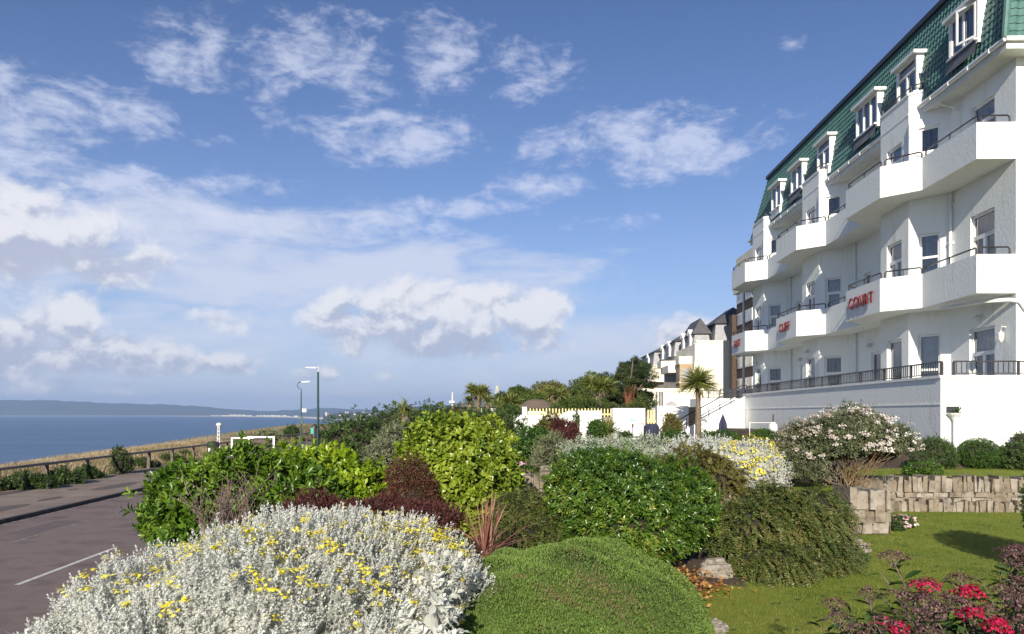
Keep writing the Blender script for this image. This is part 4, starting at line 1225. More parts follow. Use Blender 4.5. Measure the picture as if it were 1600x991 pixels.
mansard(rfm, 28.6, 35.4, 117.5, 128, 12.7, 15.9, 18.6); mansard(rfm, 25.9, 28.55, 119, 129, 12.7, 14.6, 17.0); mansard(rfm, 25.2, 33, 131, 146, 12.2, 14.6, 17.0); mansard(rfm, 24.4, 33, 148, 166, 11.6, 14.2, 16.4)
rfo = rfm.build('roof', [M['slate'], M['slatewall']], cbd, cof)
for D, t, z in ((26.4, 121, 12.9), (26.4, 126.5, 12.9), (25.7, 135, 12.4), (25.7, 142, 12.4), (25.0, 154, 11.8)):
    b = MB(); b.box(D - .7, D + .6, t - .8, t + .8, z, z + 1.7); b.poly([(D - .85, t - .95, z + 1.71), (D + .9, t - .95, z + 1.71), (D + .9, t, z + 2.5), (D - .85, t, z + 2.5)]); b.poly([(D + .9, t + .95, z + 1.71), (D - .85, t + .95, z + 1.71), (D - .85, t, z + 2.5), (D + .9, t, z + 2.5)])
    b.poly([(D - .7, t - .8, z + 1.7), (D - .7, t + .8, z + 1.7), (D - .7, t, z + 2.45)])
    do = b.build('dormer', M['trim'], cbd, cof)
    b = MB(); b.box(D - .73, D - .705, t - .55, t + .55, z + .3, z + 1.5); b.box(D - .5, D + .4, t - .83, t - .805, z + .3, z + 1.4); x = b.build('window', M['curtain_dark'], do); x.data.transform(Matrix.Translation((-cof[0], -cof[1], -cof[2])))
# balconies on the far front
for i, (D, t, z) in enumerate(((23.6, 126, 9.2), (22.0, 150, 10.2), (21.0, 160, 7.9))):
    b = MB(); b.box(D - .6, 26, t - 3, t + 3, z, z + 1.1); b.build('balcony', M['cream'], cbd, cof)
# single-storey arcade in front
ar = empty('arcade_wing', (20, 110, 2), 'low cream single storey wing with arched windows beyond the garden wall', 'building')
aof = (20, 110, 2.0); pA, pB = W(1003, 0, 110)[0], W(1062, 0, 110)[0]
b = MB(); b.box(pA, pB + 3, 110, 117, 1, 6.0); b.box(pA - .15, pB + 3.1, 109.85, 117.1, 6.001, 6.45); b.build('wall', M['cream'], ar, aof)
for px in (1016, 1049):
    c = W(px, 0, 109.9)[0]; f = MB(); pts = [(c - .85, 2.0), (c + .85, 2.0)] + [(c + .85 * math.cos(a), 3.9 + .85 * math.sin(a)) for a in np.linspace(0, math.pi, 11)]
    pts2 = [(c + 1.15 * (q[0] - c) / .85, q[1] if q[1] < 3 else 3.9 + (q[1] - 3.9) * 1.15 / .85) for q in pts]
    f.poly([(q[0], 109.94, q[1]) for q in pts2]); wn = f.build('window', M['trim'], ar, aof)
    g = MB(); g.poly([(q[0], 109.9, q[1]) for q in pts]); x = g.build('pane', M['curtain_dark'], wn); x.data.transform(Matrix.Translation((-aof[0], -aof[1], -aof[2])))
for px in (1026, 1031, 1035):
    c = W(px, 0, 109.7)[0]; f = MB(); f.tube([(c, 109.75, 2), (c, 109.75, 6.0)], .13, 8); f.build('rain_pipe', M['lead'], ar, aof)
b = MB(); b.box(pA + 1.7, pA + 2.5, 113, 121, 6.46, 7.3); b.build('upper_wall', M['redbrick'], ar, aof)
b = MB(); b.box(pA + 2.501, pA + 5.2, 113.2, 121, 6.46, 7.4); b.build('railing_shade_box', M['roomdark'], ar, aof)  # dark solid: shadow of the railings put into colour and shape
b = MB(); b.prism([(pA + 1.5, 112.6), (pA + 2.2, 112), (pA + 3.4, 112.3), (pA + 3.6, 121), (pA + 1.5, 121)], 7.41, 8.4); b.build('balcony', M['cream'], ar, aof)
b = MB(); b.box(pA + .9, pA + 3.6, 116, 121, 8.401, 9.4); b.build('upper_storey', M['cream'], ar, aof)

# ================================================================== garden walls, fences, street furniture
def stone(mb, x0, x1, y0, y1, z0, z1, j=.02, rot=0.0, c=None):
    r = lambda: random.uniform(-j, j)
    mb.hexa([(x0 + r(), y0 + r(), z0), (x1 + r(), y0 + r(), z0), (x1 + r(), y1, z0), (x0 + r(), y1, z0),
             (x0 + r(), y0 + r(), z1 + r()), (x1 + r(), y0 + r(), z1 + r()), (x1 + r(), y1, z1 + r()), (x0 + r(), y1, z1 + r())])


def stone_run(name, label, p0, p1, tiers, thick=.34):
    """a run of dry stone wall from p0 to p1 in plan; tiers: (set-forward, z0, z1, width range, upright gaps)"""
    root = empty(name, (p0[0], p0[1], tiers[0][1]), label, 'wall')
    of = (p0[0], p0[1], tiers[0][1])
    d = np.array(p1, float) - np.array(p0, float); l_ = np.linalg.norm(d); d /= l_; n = np.array([-d[1], d[0]])
    if n[1] < 0: n = -n
    b = MB(); mo = MB()
    for fwd, z0, z1, wr, vary in tiers:
        u = 0.0
        while u < l_:
            w_ = min(random.uniform(*wr), l_ - u + .01); h_ = random.uniform(-vary, vary * .4)
            loc = MB(); stone(loc, u + .006, u + w_ - .01, -fwd + random.uniform(-.035, .035), thick, z0, z1 + h_, .018)
            b.f += [tuple(len(b.v) + i for i in f) for f in loc.f]; b.m += loc.m
            b.v += [(p0[0] + d[0] * v[0] + n[0] * v[1], p0[1] + d[1] * v[0] + n[1] * v[1], v[2]) for v in loc.v]
            u += w_
        mo.obox(np.array(p0, float), d, n, .02, l_ - .02, -fwd + .035, thick - .02, z0 - .02, z1 - vary - .03)
    b.build('stones', M['stone'], root, of, bevel=.02); mo.build('mortar', M['mortar'], root, of)
    return root


TI = [(.16, 1.3, 1.55, (.06, .13), .055), (.02, 1.3, 1.58, (.2, .4), .01), (.02, 1.585, 1.67, (.1, .24), .012), (.03, 1.672, 1.93, (.05, .125), .06)]
stone_run('stone_wall', 'two tier dry stone wall along the back of the lower lawn under the clipped bushes', (6.4, 13.95), (15.5, 13.95), TI)
stone_run('stone_wall', 'short curve of dry stone wall between the stone pier and the long wall', (5.3, 12.85), (6.39, 13.9), TI)
stone_run('stone_pier', 'chunky stone pier at the end of the wall beside the cotoneaster', (4.62, 11.3), (5.22, 11.3),
          [(.02, 1.3, 1.5, (.14, .24), .01), (.02, 1.505, 1.68, (.12, .26), .01), (.04, 1.685, 2.0, (.1, .19), .07)], .55)
stone_run('stone_wall', 'low weathered stone wall running left from the pier under the cotoneaster', (3.2, 10.95), (4.61, 11.2), [(.02, 1.25, 1.72, (.09, .2), .06)], .5)
stone_run('stone_wall', 'grey upright stone wall seen between the round bush and the glossy green bush', (-1.4, 12.5), (.85, 12.45), [(.02, 1.3, 1.74, (.2, .4), .01), (.03, 1.745, 2.12, (.1, .2), .06)], .4)


def rock(name, label, c, r, seed, n=3):
    bm = bmesh.new(); bmesh.ops.create_icosphere(bm, subdivisions=4, radius=1)
    for v in bm.verts:
        q = v.co * 1.3 + Vector((seed, seed * 2, 0)); d = 1 + .34 * mnoise.noise(q) + .16 * mnoise.noise(q * 2.7) + .06 * mnoise.noise(q * 7)
        f = v.co * d
        v.co = Vector((round(f.x * 3.2) / 3.2 * .35 + f.x * .65, round(f.y * 3) / 3 * .35 + f.y * .65, round(f.z * 3) / 3 * .4 + f.z * .6))
        v.co = Vector((v.co.x * r[0], v.co.y * r[1], v.co.z * r[2]))
    me = bpy.data.meshes.new(name); bm.to_mesh(me); bm.free(); me.materials.append(M['rock'])
    o = bpy.data.objects.new(name, me); COL.objects.link(o); o.location = [float(q) for q in c]
    return tag(o, label, 'rock')


rock('boulder', 'pale limestone boulder at the foot of the glossy green bush', W(1118, 892, 8.05), (.17, .15, .12), 3)
rock('boulder', 'small pale rock against the lower edge of the drooping cotoneaster by the lawn', W(1330, 862, 9.2), (.2, .15, .13), 8)
rock('boulder', 'rounded grey boulder above the cotoneaster beneath the yellow and silver plants', W(1122, 776, 11.2), (.24, .2, .14), 13)
rock('edging_stone', 'whitish edging stone at the bottom edge between the green cushion and lawn', (1.52, 6.2, 1.37), (.12, .12, .07), 21)
rock('edging_stone', 'narrow grey edging stone between the green cushion and lawn', (1.44, 6.62, 1.37), (.09, .2, .07), 34)
rock('boulder', 'flat pale stone lying on the grass strip left of the glossy green bush', W(868, 733, 15), (.3, .2, .09), 40)

# fence along the cliff-top pavement
fe = empty('rail_fence', R(FEN, 32, .1), 'low weathered timber post and rail fence along the cliff side of the pavement', 'fence')
fo_ = R(FEN, 32, .1)
b = MB()
s = 6.0; k = 0
while s < 118:
    e_ = s + 3.5
    dz = random.uniform(-.012, .012)
    b.hexa([R(FEN - .05, s, .94 + dz), R(FEN + .05, s, .94 + dz), R(FEN + .05, e_ - .01, .94 - dz), R(FEN - .05, e_ - .01, .94 - dz),
            R(FEN - .06, s, 1.05 + dz), R(FEN + .06, s, 1.05 + dz), R(FEN + .06, e_ - .01, 1.05 - dz), R(FEN - .06, e_ - .01, 1.05 - dz)])
    s = e_
b.build('rail', M['rail'], fe, fo_, bevel=.012)
s = 6.0
while s < 118:
    p = MB(); ln = random.uniform(-.03, .03)
    p.hexa([R(FEN - .085, s - .085, 0), R(FEN + .085, s - .085, 0), R(FEN + .085, s + .085, 0), R(FEN - .085, s + .085, 0),
            R(FEN - .075 + ln, s - .08, .939), R(FEN + .075 + ln, s - .08, .939), R(FEN + .075 + ln, s + .08, .939), R(FEN - .075 + ln, s + .08, .939)])
    p.build('post', M['wood'], fe, fo_, bevel=.01); s += 3.5

# lamp columns
def on_pave(px, s, z=.12):
    """point on the road frame whose photo column is px"""
    x = (px - 800) / F * s
    return np.array([x, s, z])


p = on_pave(497, 70)
lp = empty('street_lamp', p, 'tall thick dark green lamp column with a flat pale lamp arm', 'street lamp')
b = MB(); b.lathe((p[0], p[1]), [(.14, .1), (.14, 1.6), (.105, 1.7), (.09, 6.55), (.05, 6.6)], 12); b.build('column', M['greenmetal'], lp, p)
b = MB(); b.tube([(p[0], p[1], 6.55), (p[0] + .05, p[1], 7.1)], .035, 8); b.tube([(p[0] + .05, p[1], 6.95), (p[0] - .5, p[1], 7.0)], .03, 8); b.build('bracket', M['greymetal'], lp, p)
b = MB(); b.hexa([(p[0] - 1.1, p[1] - .1, 6.96), (p[0] - .15, p[1] - .1, 6.9), (p[0] - .15, p[1] + .1, 6.9), (p[0] - 1.1, p[1] + .1, 6.96), (p[0] - 1.05, p[1] - .06, 7.01), (p[0] - .15, p[1] - .07, 7.0), (p[0] - .15, p[1] + .07, 7.0), (p[0] - 1.05, p[1] + .06, 7.01)]); b.build('lamp_head', M['lampwhite'], lp, p)
p = on_pave(470.5, 66)
lp = empty('street_lamp', p, 'slim lamp column with a curled swan neck and small white plate', 'street lamp')
b = MB(); b.lathe((p[0], p[1]), [(.1, .1), (.1, 1.3), (.065, 1.35), (.05, 4.75), (.03, 4.8)], 10); b.build('column', M['greenmetal'], lp, p)
q = [(p[0] + .03, p[1], 4.75), (p[0] + .02, p[1], 5.0)] + [(p[0] - .06 - .22 * math.sin(a) , p[1], 5.3 - .27 * math.cos(a)) for a in np.linspace(.2, 2.9, 9)] + [(p[0] + .05, p[1], 5.6)]
b = MB(); b.tube(q, .028, 8); b.build('swan_neck', M['greenmetal'], lp, p)
b = MB(); b.hexa([(p[0] + .0, p[1] - .1, 5.54), (p[0] + .72, p[1] - .1, 5.56), (p[0] + .72, p[1] + .1, 5.56), (p[0], p[1] + .1, 5.54), (p[0] + .05, p[1] - .06, 5.62), (p[0] + .68, p[1] - .05, 5.66), (p[0] + .68, p[1] + .05, 5.66), (p[0] + .05, p[1] + .06, 5.62)]); b.build('lamp_head', M['lampwhite'], lp, p)
b = MB(); b.box(p[0] + .08, p[0] + .42, p[1] - .02, p[1] + .0, 3.15, 3.42); b.build('plate', M['lampwhite'], lp, p)
b = MB(); b.box(p[0] - .02, p[0] + .16, p[1] - .12, p[1] - .05, 2.2, 2.85); b.build('control_box', M['greenmetal'], lp, p)

p = on_pave(491, 74)
bo = empty('parking_machine', p, 'dark rounded ticket machine with a green panel beside the thick lamp column', 'ticket machine')
b = MB(); b.lathe((p[0], p[1]), [(.22, .1), (.22, .9), (.3, .95), (.3, 1.75), (.24, 1.95), (.1, 2.05)], 14); b.build('body', M['darkplastic'], bo, p)
b = MB(); b.box(p[0] - .24, p[0] + .02, p[1] - .33, p[1] - .29, 1.2, 1.75); b.build('panel', M['greensign'], bo, p)

p = on_pave(392, 56)
ba = empty('white_barrier', p, 'white painted height bar gate standing on the pavement behind the laurel', 'barrier')
b = MB(); b.box(p[0] - 1.6, p[0] - .05, p[1] + .7, p[1] + .78, 1.3, 1.38); b.box(p[0] - .25, p[0] + 1.62, p[1], p[1] + .1, 1.36, 1.47); b.build('bar', M['trim'], ba, p)
for x in (-1.6, -.2, 1.5):
    q = MB(); q.box(p[0] + x, p[0] + x + .12, p[1] + (.68 if x < -1 else -.012), p[1] + (.8 if x < -1 else .112), .1, 1.299 if x < -1 else 1.359); q.build('post', M['trim'], ba, p)
p = on_pave(414, 58)
be = empty('bench', p, 'dark timber bench back seen beyond the white bar', 'bench')
b = MB()
for z in (.85, .98, 1.1): b.box(p[0] - .8, p[0] + .3, p[1], p[1] + .05, z, z + .09)
b.build('backrest', M['wood'], be, p)
b = MB(); b.box(p[0] - .8, p[0] + .3, p[1] + .05, p[1] + .5, .5, .56); b.build('seat', M['wood'], be, p)
for x in (-.7, .2):
    q = MB(); q.box(p[0] + x, p[0] + x + .06, p[1] - .04, p[1] - .005, .1, 1.2); q.box(p[0] + x, p[0] + x + .06, p[1] + .4, p[1] + .46, .1, .499); q.build('leg', M['wood'], be, p)
p = on_pave(333, 46)
bi = empty('litter_bin', p, 'grey round topped litter bin with a white emblem peeping over the laurel', 'litter bin')
b = MB(); b.lathe((p[0], p[1]), [(.3, .1), (.31, 1.15), (.34, 1.17), (.35, 1.24)], 16); b.build('body', M['darkplastic'], bi, p)
b = MB(); b.lathe((p[0], p[1]), [(.36, 1.241), (.36, 1.32), (.28, 1.43), (.1, 1.48)], 16); b.build('lid', M['darkplastic'], bi, p)
b = MB(); b.lathe((p[0] - .1, p[1] - .28), [(.07, .9), (.075, 1.1)], 8); b.build('emblem', M['lampwhite'], bi, p)
p = np.array([(342 - 800) / F * 60, 60, .4])
bc = empty('beacon', p, 'white lattice beacon mast with a domed top on the cliff edge', 'beacon')
b = MB()
for a in range(4):
    x, y = .09 * math.cos(a * 1.5708 + .78), .09 * math.sin(a * 1.5708 + .78); b.tube([(p[0] + x * 1.5, p[1] + y * 1.5, .3), (p[0] + x, p[1] + y, 2.1)], .025, 6)
for k in range(6):
    z = .5 + k * .28; rr_ = .13 - .011 * k
    b.tube([(p[0] - rr_, p[1] - .1, z), (p[0] + rr_, p[1] - .1, z + .26)], .016, 5); b.tube([(p[0] + rr_, p[1] - .1, z), (p[0] - rr_, p[1] - .1, z + .26)], .016, 5)
b.build('mast', M['lampwhite'], bc, p)
b = MB(); b.lathe((p[0], p[1]), [(.08, 2.1), (.18, 2.14), (.21, 2.22), (.16, 2.32), (.06, 2.36)], 14); b.build('dome', M['lampwhite'], bc, p)

# white garden wall, picket fence and gate across the end of the upper garden
wt = 33.6
def wbox(px0, px1, ytop, t0, t1, zb=1.7):
    return W(px0, 0, t0)[0], W(px1, 0, t0)[0], W(0, ytop, t0)[2]


gw = empty('garden_wall', W(900, 690, wt), 'white rendered garden wall in stepped panels at the far end of the upper garden', 'wall')
go = tuple(W(900, 690, wt))
b = MB()
for px0, px1, yt, t0, t1 in ((808, 880, 648.5, wt, wt + .3), (879, 887, 645, wt + .001, wt + .31), (887, 940, 642, wt - .1, wt + .3), (957.5, 1008, 638, wt - .1, wt + .35), (1027.5, 1076, 634.5, wt, wt + .4)):
    x0, x1, zt_ = wbox(px0, px1, yt, t0, t1); b.box(x0, x1, t0, t1, 1.7, zt_)
x0, x1, _ = wbox(803, 808, 0, wt, wt); b.box(x0, x1 - .002, wt, wt + 3.4, 1.7, W(0, 650, wt)[2])
b.build('wall', M['render2'], gw, go)
b = MB(); x0, x1, zt_ = wbox(816, 823, 636, wt + .3, 0); b.box(x0, x1, wt + .32, wt + .5, 1.7, zt_); b.build('pillar', M['render2'], gw, go)
b = MB()
for px0, px1, yt in ((941, 957, 652), (866, 879, 660)):
    x0, x1, zt_ = wbox(px0, px1, yt, wt, 0); b.box(x0, x1, wt + .05, wt + .3, 1.7, zt_)
b.build('stone_infill', M['stone'], gw, go)
pk = empty('picket_fence', W(890, 690, wt + .7), 'pale yellow picket fence standing on and behind the white garden wall', 'fence')
po = tuple(W(890, 690, wt + .7))
b = MB(); ty = wt + .62
x = W(822, 0, ty)[0]; xe = W(958, 0, ty)[0]
while x < xe:
    zt_ = W(0, 638.5, ty)[2] + random.uniform(-.012, .012); b.hexa([(x, ty, 1.75), (x + .075, ty, 1.75), (x + .075, ty + .02, 1.75), (x, ty + .02, 1.75), (x + .012, ty, zt_), (x + .063, ty, zt_), (x + .063, ty + .02, zt_), (x + .012, ty + .02, zt_)]); x += .135
b.build('pickets', M['picket'], pk, po)
b = MB()
for z in (2.05, 2.95): b.box(W(822, 0, ty)[0], xe, ty + .021, ty + .06, z, z + .07)
b.build('rail', M['picket'], pk, po)
gt = empty('picket_gate', W(1018, 690, wt + .2), 'tall pale yellow slatted gate between two white wall panels', 'gate')
gto = tuple(W(1018, 690, wt + .2)); b = MB(); x = W(1009, 0, wt)[0] + .1; xe = W(1027, 0, wt)[0]
while x < xe - .05:
    b.box(x, x + .075, wt + .2, wt + .22, 1.8, W(0, 640.5, wt)[2]); x += .115
b.build('slats', M['picket'], gt, gto); b = MB()
for z in (2.1, 2.65): b.box(W(1009, 0, wt)[0] + .07, xe - .02, wt + .221, wt + .26, z, z + .07)
b.build('rail', M['picket'], gt, gto)
b = MB(); x = W(1007.5, 0, wt)[0]; b.box(x, x + .06, wt - .16, wt + .2, 1.7, W(0, 643, wt)[2]); b.build('post', M['ridge'], gt, gto)
x0, x1, zt_ = wbox(1076.3, 1096, 638, wt, 0)
b = MB(); b.box(x0, x1, wt + .02, wt + .06, 1.7, zt_)
for i in range(5):
    for k in range(8):
        cx, cz = x0 + (x1 - x0) * (i + .5) / 5, 1.8 + (zt_ - 1.9) * (k + .5) / 8; b.box(cx - .035, cx + .035, wt + .005, wt + .0195, cz - .05, cz + .05)
b.box(x0 - .02, x1 + .02, wt, wt + .08, zt_ + .001, zt_ + .05)
tag(b.build('trellis_panel', M['wood'] if False else solid('tan_board', (.3, .22, .13), (.24, .17, .1), 8, .8), off=(x0, wt, 1.7)), 'tan pierced timber panel between the white wall and the steps', 'panel')
# green notice with red spot
p = W(989, 656, wt - .12); sg = empty('notice', p, 'small green and white notice with a red spot below on the white wall', 'sign')
b = MB(); b.box(p[0] - .14, p[0] + .14, wt - .12, wt - .101, p[2] - .06, p[2] + .06); b.build('plate', M['greensign'], sg, p)
b = MB()
for q in (-.09, 0, .08): b.box(p[0] + q - .025, p[0] + q + .025, wt - .126, wt - .1205, p[2] - .035, p[2] + .035)
b.build('pictogram', M['lampwhite'], sg, p)
b = MB(); z = p[2] - .3; b.box(p[0] - .05, p[0] + .03, wt - .13, wt - .101, z, z + .09); b.build('bell', M['red'], sg, p)
# covered barbecue / bin and metal chair frame by the gate
p = W(1018, 690, 32.0); cv = empty('covered_barbecue', p, 'dark covered barbecue standing in front of the yellow gate', 'barbecue')
b = MB(); b.lathe((p[0], p[1]), [(.3, 1.8), (.29, 2.2), (.3, 2.5), (.22, 2.6), (.06, 2.62)], 12); b.build('cover', M['navy'], cv, p)
b = MB(); x = p[0] - .75
for q in ((x, 1.8, x, 2.62), (x, 2.6, x + .45, 2.62), (x + .45, 1.8, x + .45, 2.62)): b.tube([(q[0], p[1], q[1]), (q[2], p[1], q[3])], .018, 6)
b.box(x, x + .5, p[1] - .02, p[1] + .4, 2.08, 2.12); 
tag(b.build('garden_chair', M['black'], off=(x, p[1], 1.8)), 'thin black metal garden chair beside the covered barbecue', 'chair')
p = W(1129.5, 690, 29.0); um = empty('closed_parasol', p, 'closed navy parasol standing in front of the white steps', 'parasol')
b = MB(); z0 = W(0, 682, 29)[2]; z1 = W(0, 648, 29)[2]
prof = [(.13, z0), (.15, z0 + .1), (.12, z0 + .45), (.06, z1 - .12), (.015, z1)]
n_ = 16; bb = len(b.v)
for r_, z in prof:
    for k in range(n_): q = r_ * (1.15 if k % 2 else .75); b.v.append((p[0] + q * math.cos(k * .3927), p[1] + q * math.sin(k * .3927), z))
for i in range(len(prof) - 1):
    for k in range(n_): b.f.append((bb + i * n_ + k, bb + i * n_ + (k + 1) % n_, bb + (i + 1) * n_ + (k + 1) % n_, bb + (i + 1) * n_ + k)); b.m.append(0)
b.build('canopy', M['navy'], um, p)
b = MB(); b.tube([(p[0], p[1], 1.8), (p[0], p[1], z1 + .05)], .02, 8); b.build('pole', M['black'], um, p)
b = MB(); b.lathe((p[0], p[1]), [(.25, 1.86), (.25, 1.93), (.05, 1.96)], 12); b.build('base', M['greymetal'], um, p)
# white garden lamp by the terrace wall and a low white rail
p = W(1208, 690, 22.5); gl = empty('garden_lamp', p, 'short white garden lamp post with a dark finial by the terrace wall', 'garden lamp')
b = MB(); z = 1.85; b.lathe((p[0], p[1]), [(.1, z), (.1, z + .1), (.045, z + .14), (.04, z + .62), (.1, z + .66)], 10); b.build('post', M['trim'], gl, p)
b = MB(); b.lathe((p[0], p[1]), [(.09, z + .661), (.13, z + .7), (.11, z + .86), (.05, z + .93)], 10); b.build('lantern', M['lampwhite'], gl, p)
b = MB(); b.tube([(p[0], p[1], z + .92), (p[0], p[1], z + 1.14)], .018, 6); b.build('finial', M['black'], gl, p)
p = W(1185, 690, 23.5); b = MB(); x0, x1 = p[0] - .25, p[0] + .4
b.tube([(x0, p[1], 1.8), (x0, p[1], 2.75), (x1, p[1], 2.75), (x1, p[1], 1.8)], .02, 6)
tag(b.build('white_hoop', M['trim'], off=(x0, p[1], 1.8)), 'thin white metal hoop rail by the terrace wall left of the garden lamp', 'rail')
p = W(806, 672, 32.5); 
rock('white_ornament', 'lumpy white garden ornament at the left end of the white wall', W(806, 668, 32.4), (.2, .15, .33), 51).data.materials[0] = M['render2']

# thatched hut, dark kiosk and mast beyond the garden
p = W(838, 690, 62); hu = empty('thatched_hut', (p[0], p[1], 1.0), 'round garden hut with a brown thatched roof beyond the picket fence', 'hut')
b = MB(); b.lathe((p[0], p[1]), [(1.15, .8), (1.15, 3.5)], 18); b.build('wall', M['cream'], hu, (p[0], p[1], 1.0))
b = MB(); zt_ = W(0, 624, 62)[2]; b.lathe((p[0], p[1]), [(1.75, W(0, 638, 62)[2]), (1.2, W(0, 632, 62)[2]), (.75, zt_ - .12), (.3, zt_)], 20); b.build('roof', M['thatch'], hu, (p[0], p[1], 1.0))
p = W(738, 690, 75); ki = empty('kiosk', (p[0], p[1], 0), 'long dark flat roofed kiosk behind the hedge with a red end', 'kiosk')
z1 = W(0, 630.5, 75)[2]; b = MB(); x0, x1 = W(706, 0, 75)[0], W(772, 0, 75)[0]
b.box(x0 + .7, x1 - .2, 75, 79, 0, z1 - .35); b.build('wall', M['wood'], ki, (p[0], p[1], 0))
b = MB(); b.box(x0 + .2, x1 + .2, 74.6, 79.3, z1 - .349, z1); b.build('roof', M['ridge'], ki, (p[0], p[1], 0))
b = MB(); b.box(x0 - .1, x0 + .69, 75.1, 77, 0, z1 - .36); b.build('end_panel', M['red'], ki, (p[0], p[1], 0))
b = MB()
for px in (748, 769):
    x = W(px, 0, 74.9)[0]; b.box(x - .12, x + .3, 74.88, 74.99, .2, z1 - .4)
b.build('white_door', M['lampwhite'], ki, (p[0], p[1], 0))
p = W(707, 628, 90); b = MB(); b.tube([(p[0], p[1], 0), (p[0], p[1], W(0, 613, 90)[2])], .1, 8); b.box(p[0] - .35, p[0] + .25, p[1] - .3, p[1] + .3, W(0, 630, 90)[2], W(0, 626.5, 90)[2]); tag(b.build('mast', M['greymetal'], off=(p[0], p[1], 0)), 'thin grey post with a white box at the left end of the kiosk', 'post')
p = W(776.5, 650, 110); b = MB()
zt_, zb_ = W(0, 603, 110)[2], .5
for a in (-1, 1): b.tube([(p[0] + a * .55, 110, zb_), (p[0] + a * .5, 110, zb_ + 1.5), (p[0] + a * .06, 110, zt_)], .06, 6)
for k in range(6):
    z = zb_ + 2 + k * .55; w2 = .5 * (1 - (z - zb_ - 1.5) / (zt_ - zb_ - 1.5)); b.tube([(p[0] - w2, 110, z), (p[0] + w2, 110, z + .4)], .035, 5)
tag(b.build('lattice_mast', M['picket'], off=(p[0], 110, 0)), 'pale tapering lattice mast between the cordylines and round trees', 'mast')

# ================================================================== planting
def heads(mat_name, n, pick, r, part, up=.7, cluster=7, spread=.03, lift=.035, amp=.04, freq=3.0):
    """flat flower clusters at shoot tips of a bush; pick(P) keeps those wanted"""
    def f(root, base, blobs):
        P, Nn = shell(blobs, n * 6, .02, amp, -.15, freq)
        keep = pick(P); P, Nn = P[keep][:n], Nn[keep][:n]
        lb = LB()
        A = unit(Nn * .5 + np.array([0, 0, up])[None] + rng.normal(0, .15, P.shape))
        for _ in range(cluster):
            q = P + A * (lift + .01 * rng.random((len(P), 1))) + rng.normal(0, spread, P.shape) * np.array([1, 1, .35])
            discs(lb, q, A + rng.normal(0, .25, P.shape), r * (.7 + .6 * rng.random(len(P))))
        lb.build('blossoms', L[mat_name], root, base)
    return f


B = blob
# --- the big silver bush in the front left corner
SB = [B(330, 985, 230, 130, 4.0, .62), B(470, 950, 200, 140, 4.6, .7), B(580, 945, 150, 132, 5.0, .62), B(660, 965, 105, 100, 4.9, .5), B(230, 1030, 150, 115, 3.8, .5), B(520, 1090, 190, 130, 3.9, .55)]


def ypick(P):
    px = 800 + F * P[:, 0] / P[:, 1]; py = HY - (P[:, 2] - EYE) / P[:, 1] * F
    pr = np.clip(.3 + (px - 150) / 700, .15, 1) * np.clip((965 - py) / 110, .04, 1) * np.clip(.6 + lump(P, 4.0, .9), .06, 1) * np.where(py < 822, .3, 1)
    return rng.random(len(P)) < pr


def silver_extra(root, base, blobs):
    heads('yellow', 760, lambda P: ypick(P), .009, 'blossoms', .8, 8, .018, .02, .06, 5.0)(root, base, blobs)


def silver_bush(name, label, blobs, n, ln, mat, extra, seed_up=.75, k=18, base_z=1.36, shoot=.08, group=None, core_s=.8):
    c0 = np.mean([b[0] for b in blobs], 0); base = np.array([c0[0], c0[1], base_z])
    root = empty(name, base, label, 'shrub', group); lb = LB()
    P, Nn = shell(blobs, n, .16, .06, -.5, 5.0, .9)
    D = Nn * .85 + np.array([0, 0, seed_up])[None] + rng.normal(0, .36, Nn.shape)
    P = P + unit(D) * (rng.random((len(P), 1)) * .07)
    v = np.clip(.5 + rng.normal(0, .22, len(P)), 0, 1)
    rosettes(lb, P, D, k, ln, ln * .6, (.45, 1.3), shoot, T_OVAL if ln > .045 else T_DIA, v, lj=.4)
    # felted stems under the tips
    D_ = unit(D)
    lb.straps(P - D_ * shoot * 1.9, D_, shoot * 1.5, ln * .12, .0, 1, v * .4, taper=0)
    core(lb, blobs, core_s, .0, 0)
    lb.build('foliage', [mat, M['coreshade']], root, base); stems(blobs, base, 26, .012, M['bark'], root, base)
    if extra: extra(root, base, blobs)
    return root


silver_bush('silver_bush', 'big felted silver white bush with yellow flower clusters at the front left', SB, 12500, .019, L['silver'], silver_extra)
silver_bush('silver_sprig', 'broad leaved silver sprigs poking out beside the green cushion at the bottom', [B(672, 985, 30, 60, 3.9, .12), B(690, 915, 22, 34, 4.2, .1)], 60, .05, L['silver'], None, .7, 12, 1.4, .08, core_s=.5)
silver_bush('silver_sprig', 'single silver shoots rising at the bottom left corner by the road', [B(52, 1000, 16, 26, 3.4, .06), B(95, 1010, 20, 20, 3.5, .07)], 26, .03, L['silver'], None, .9, 14, 1.3, .1, core_s=.4)

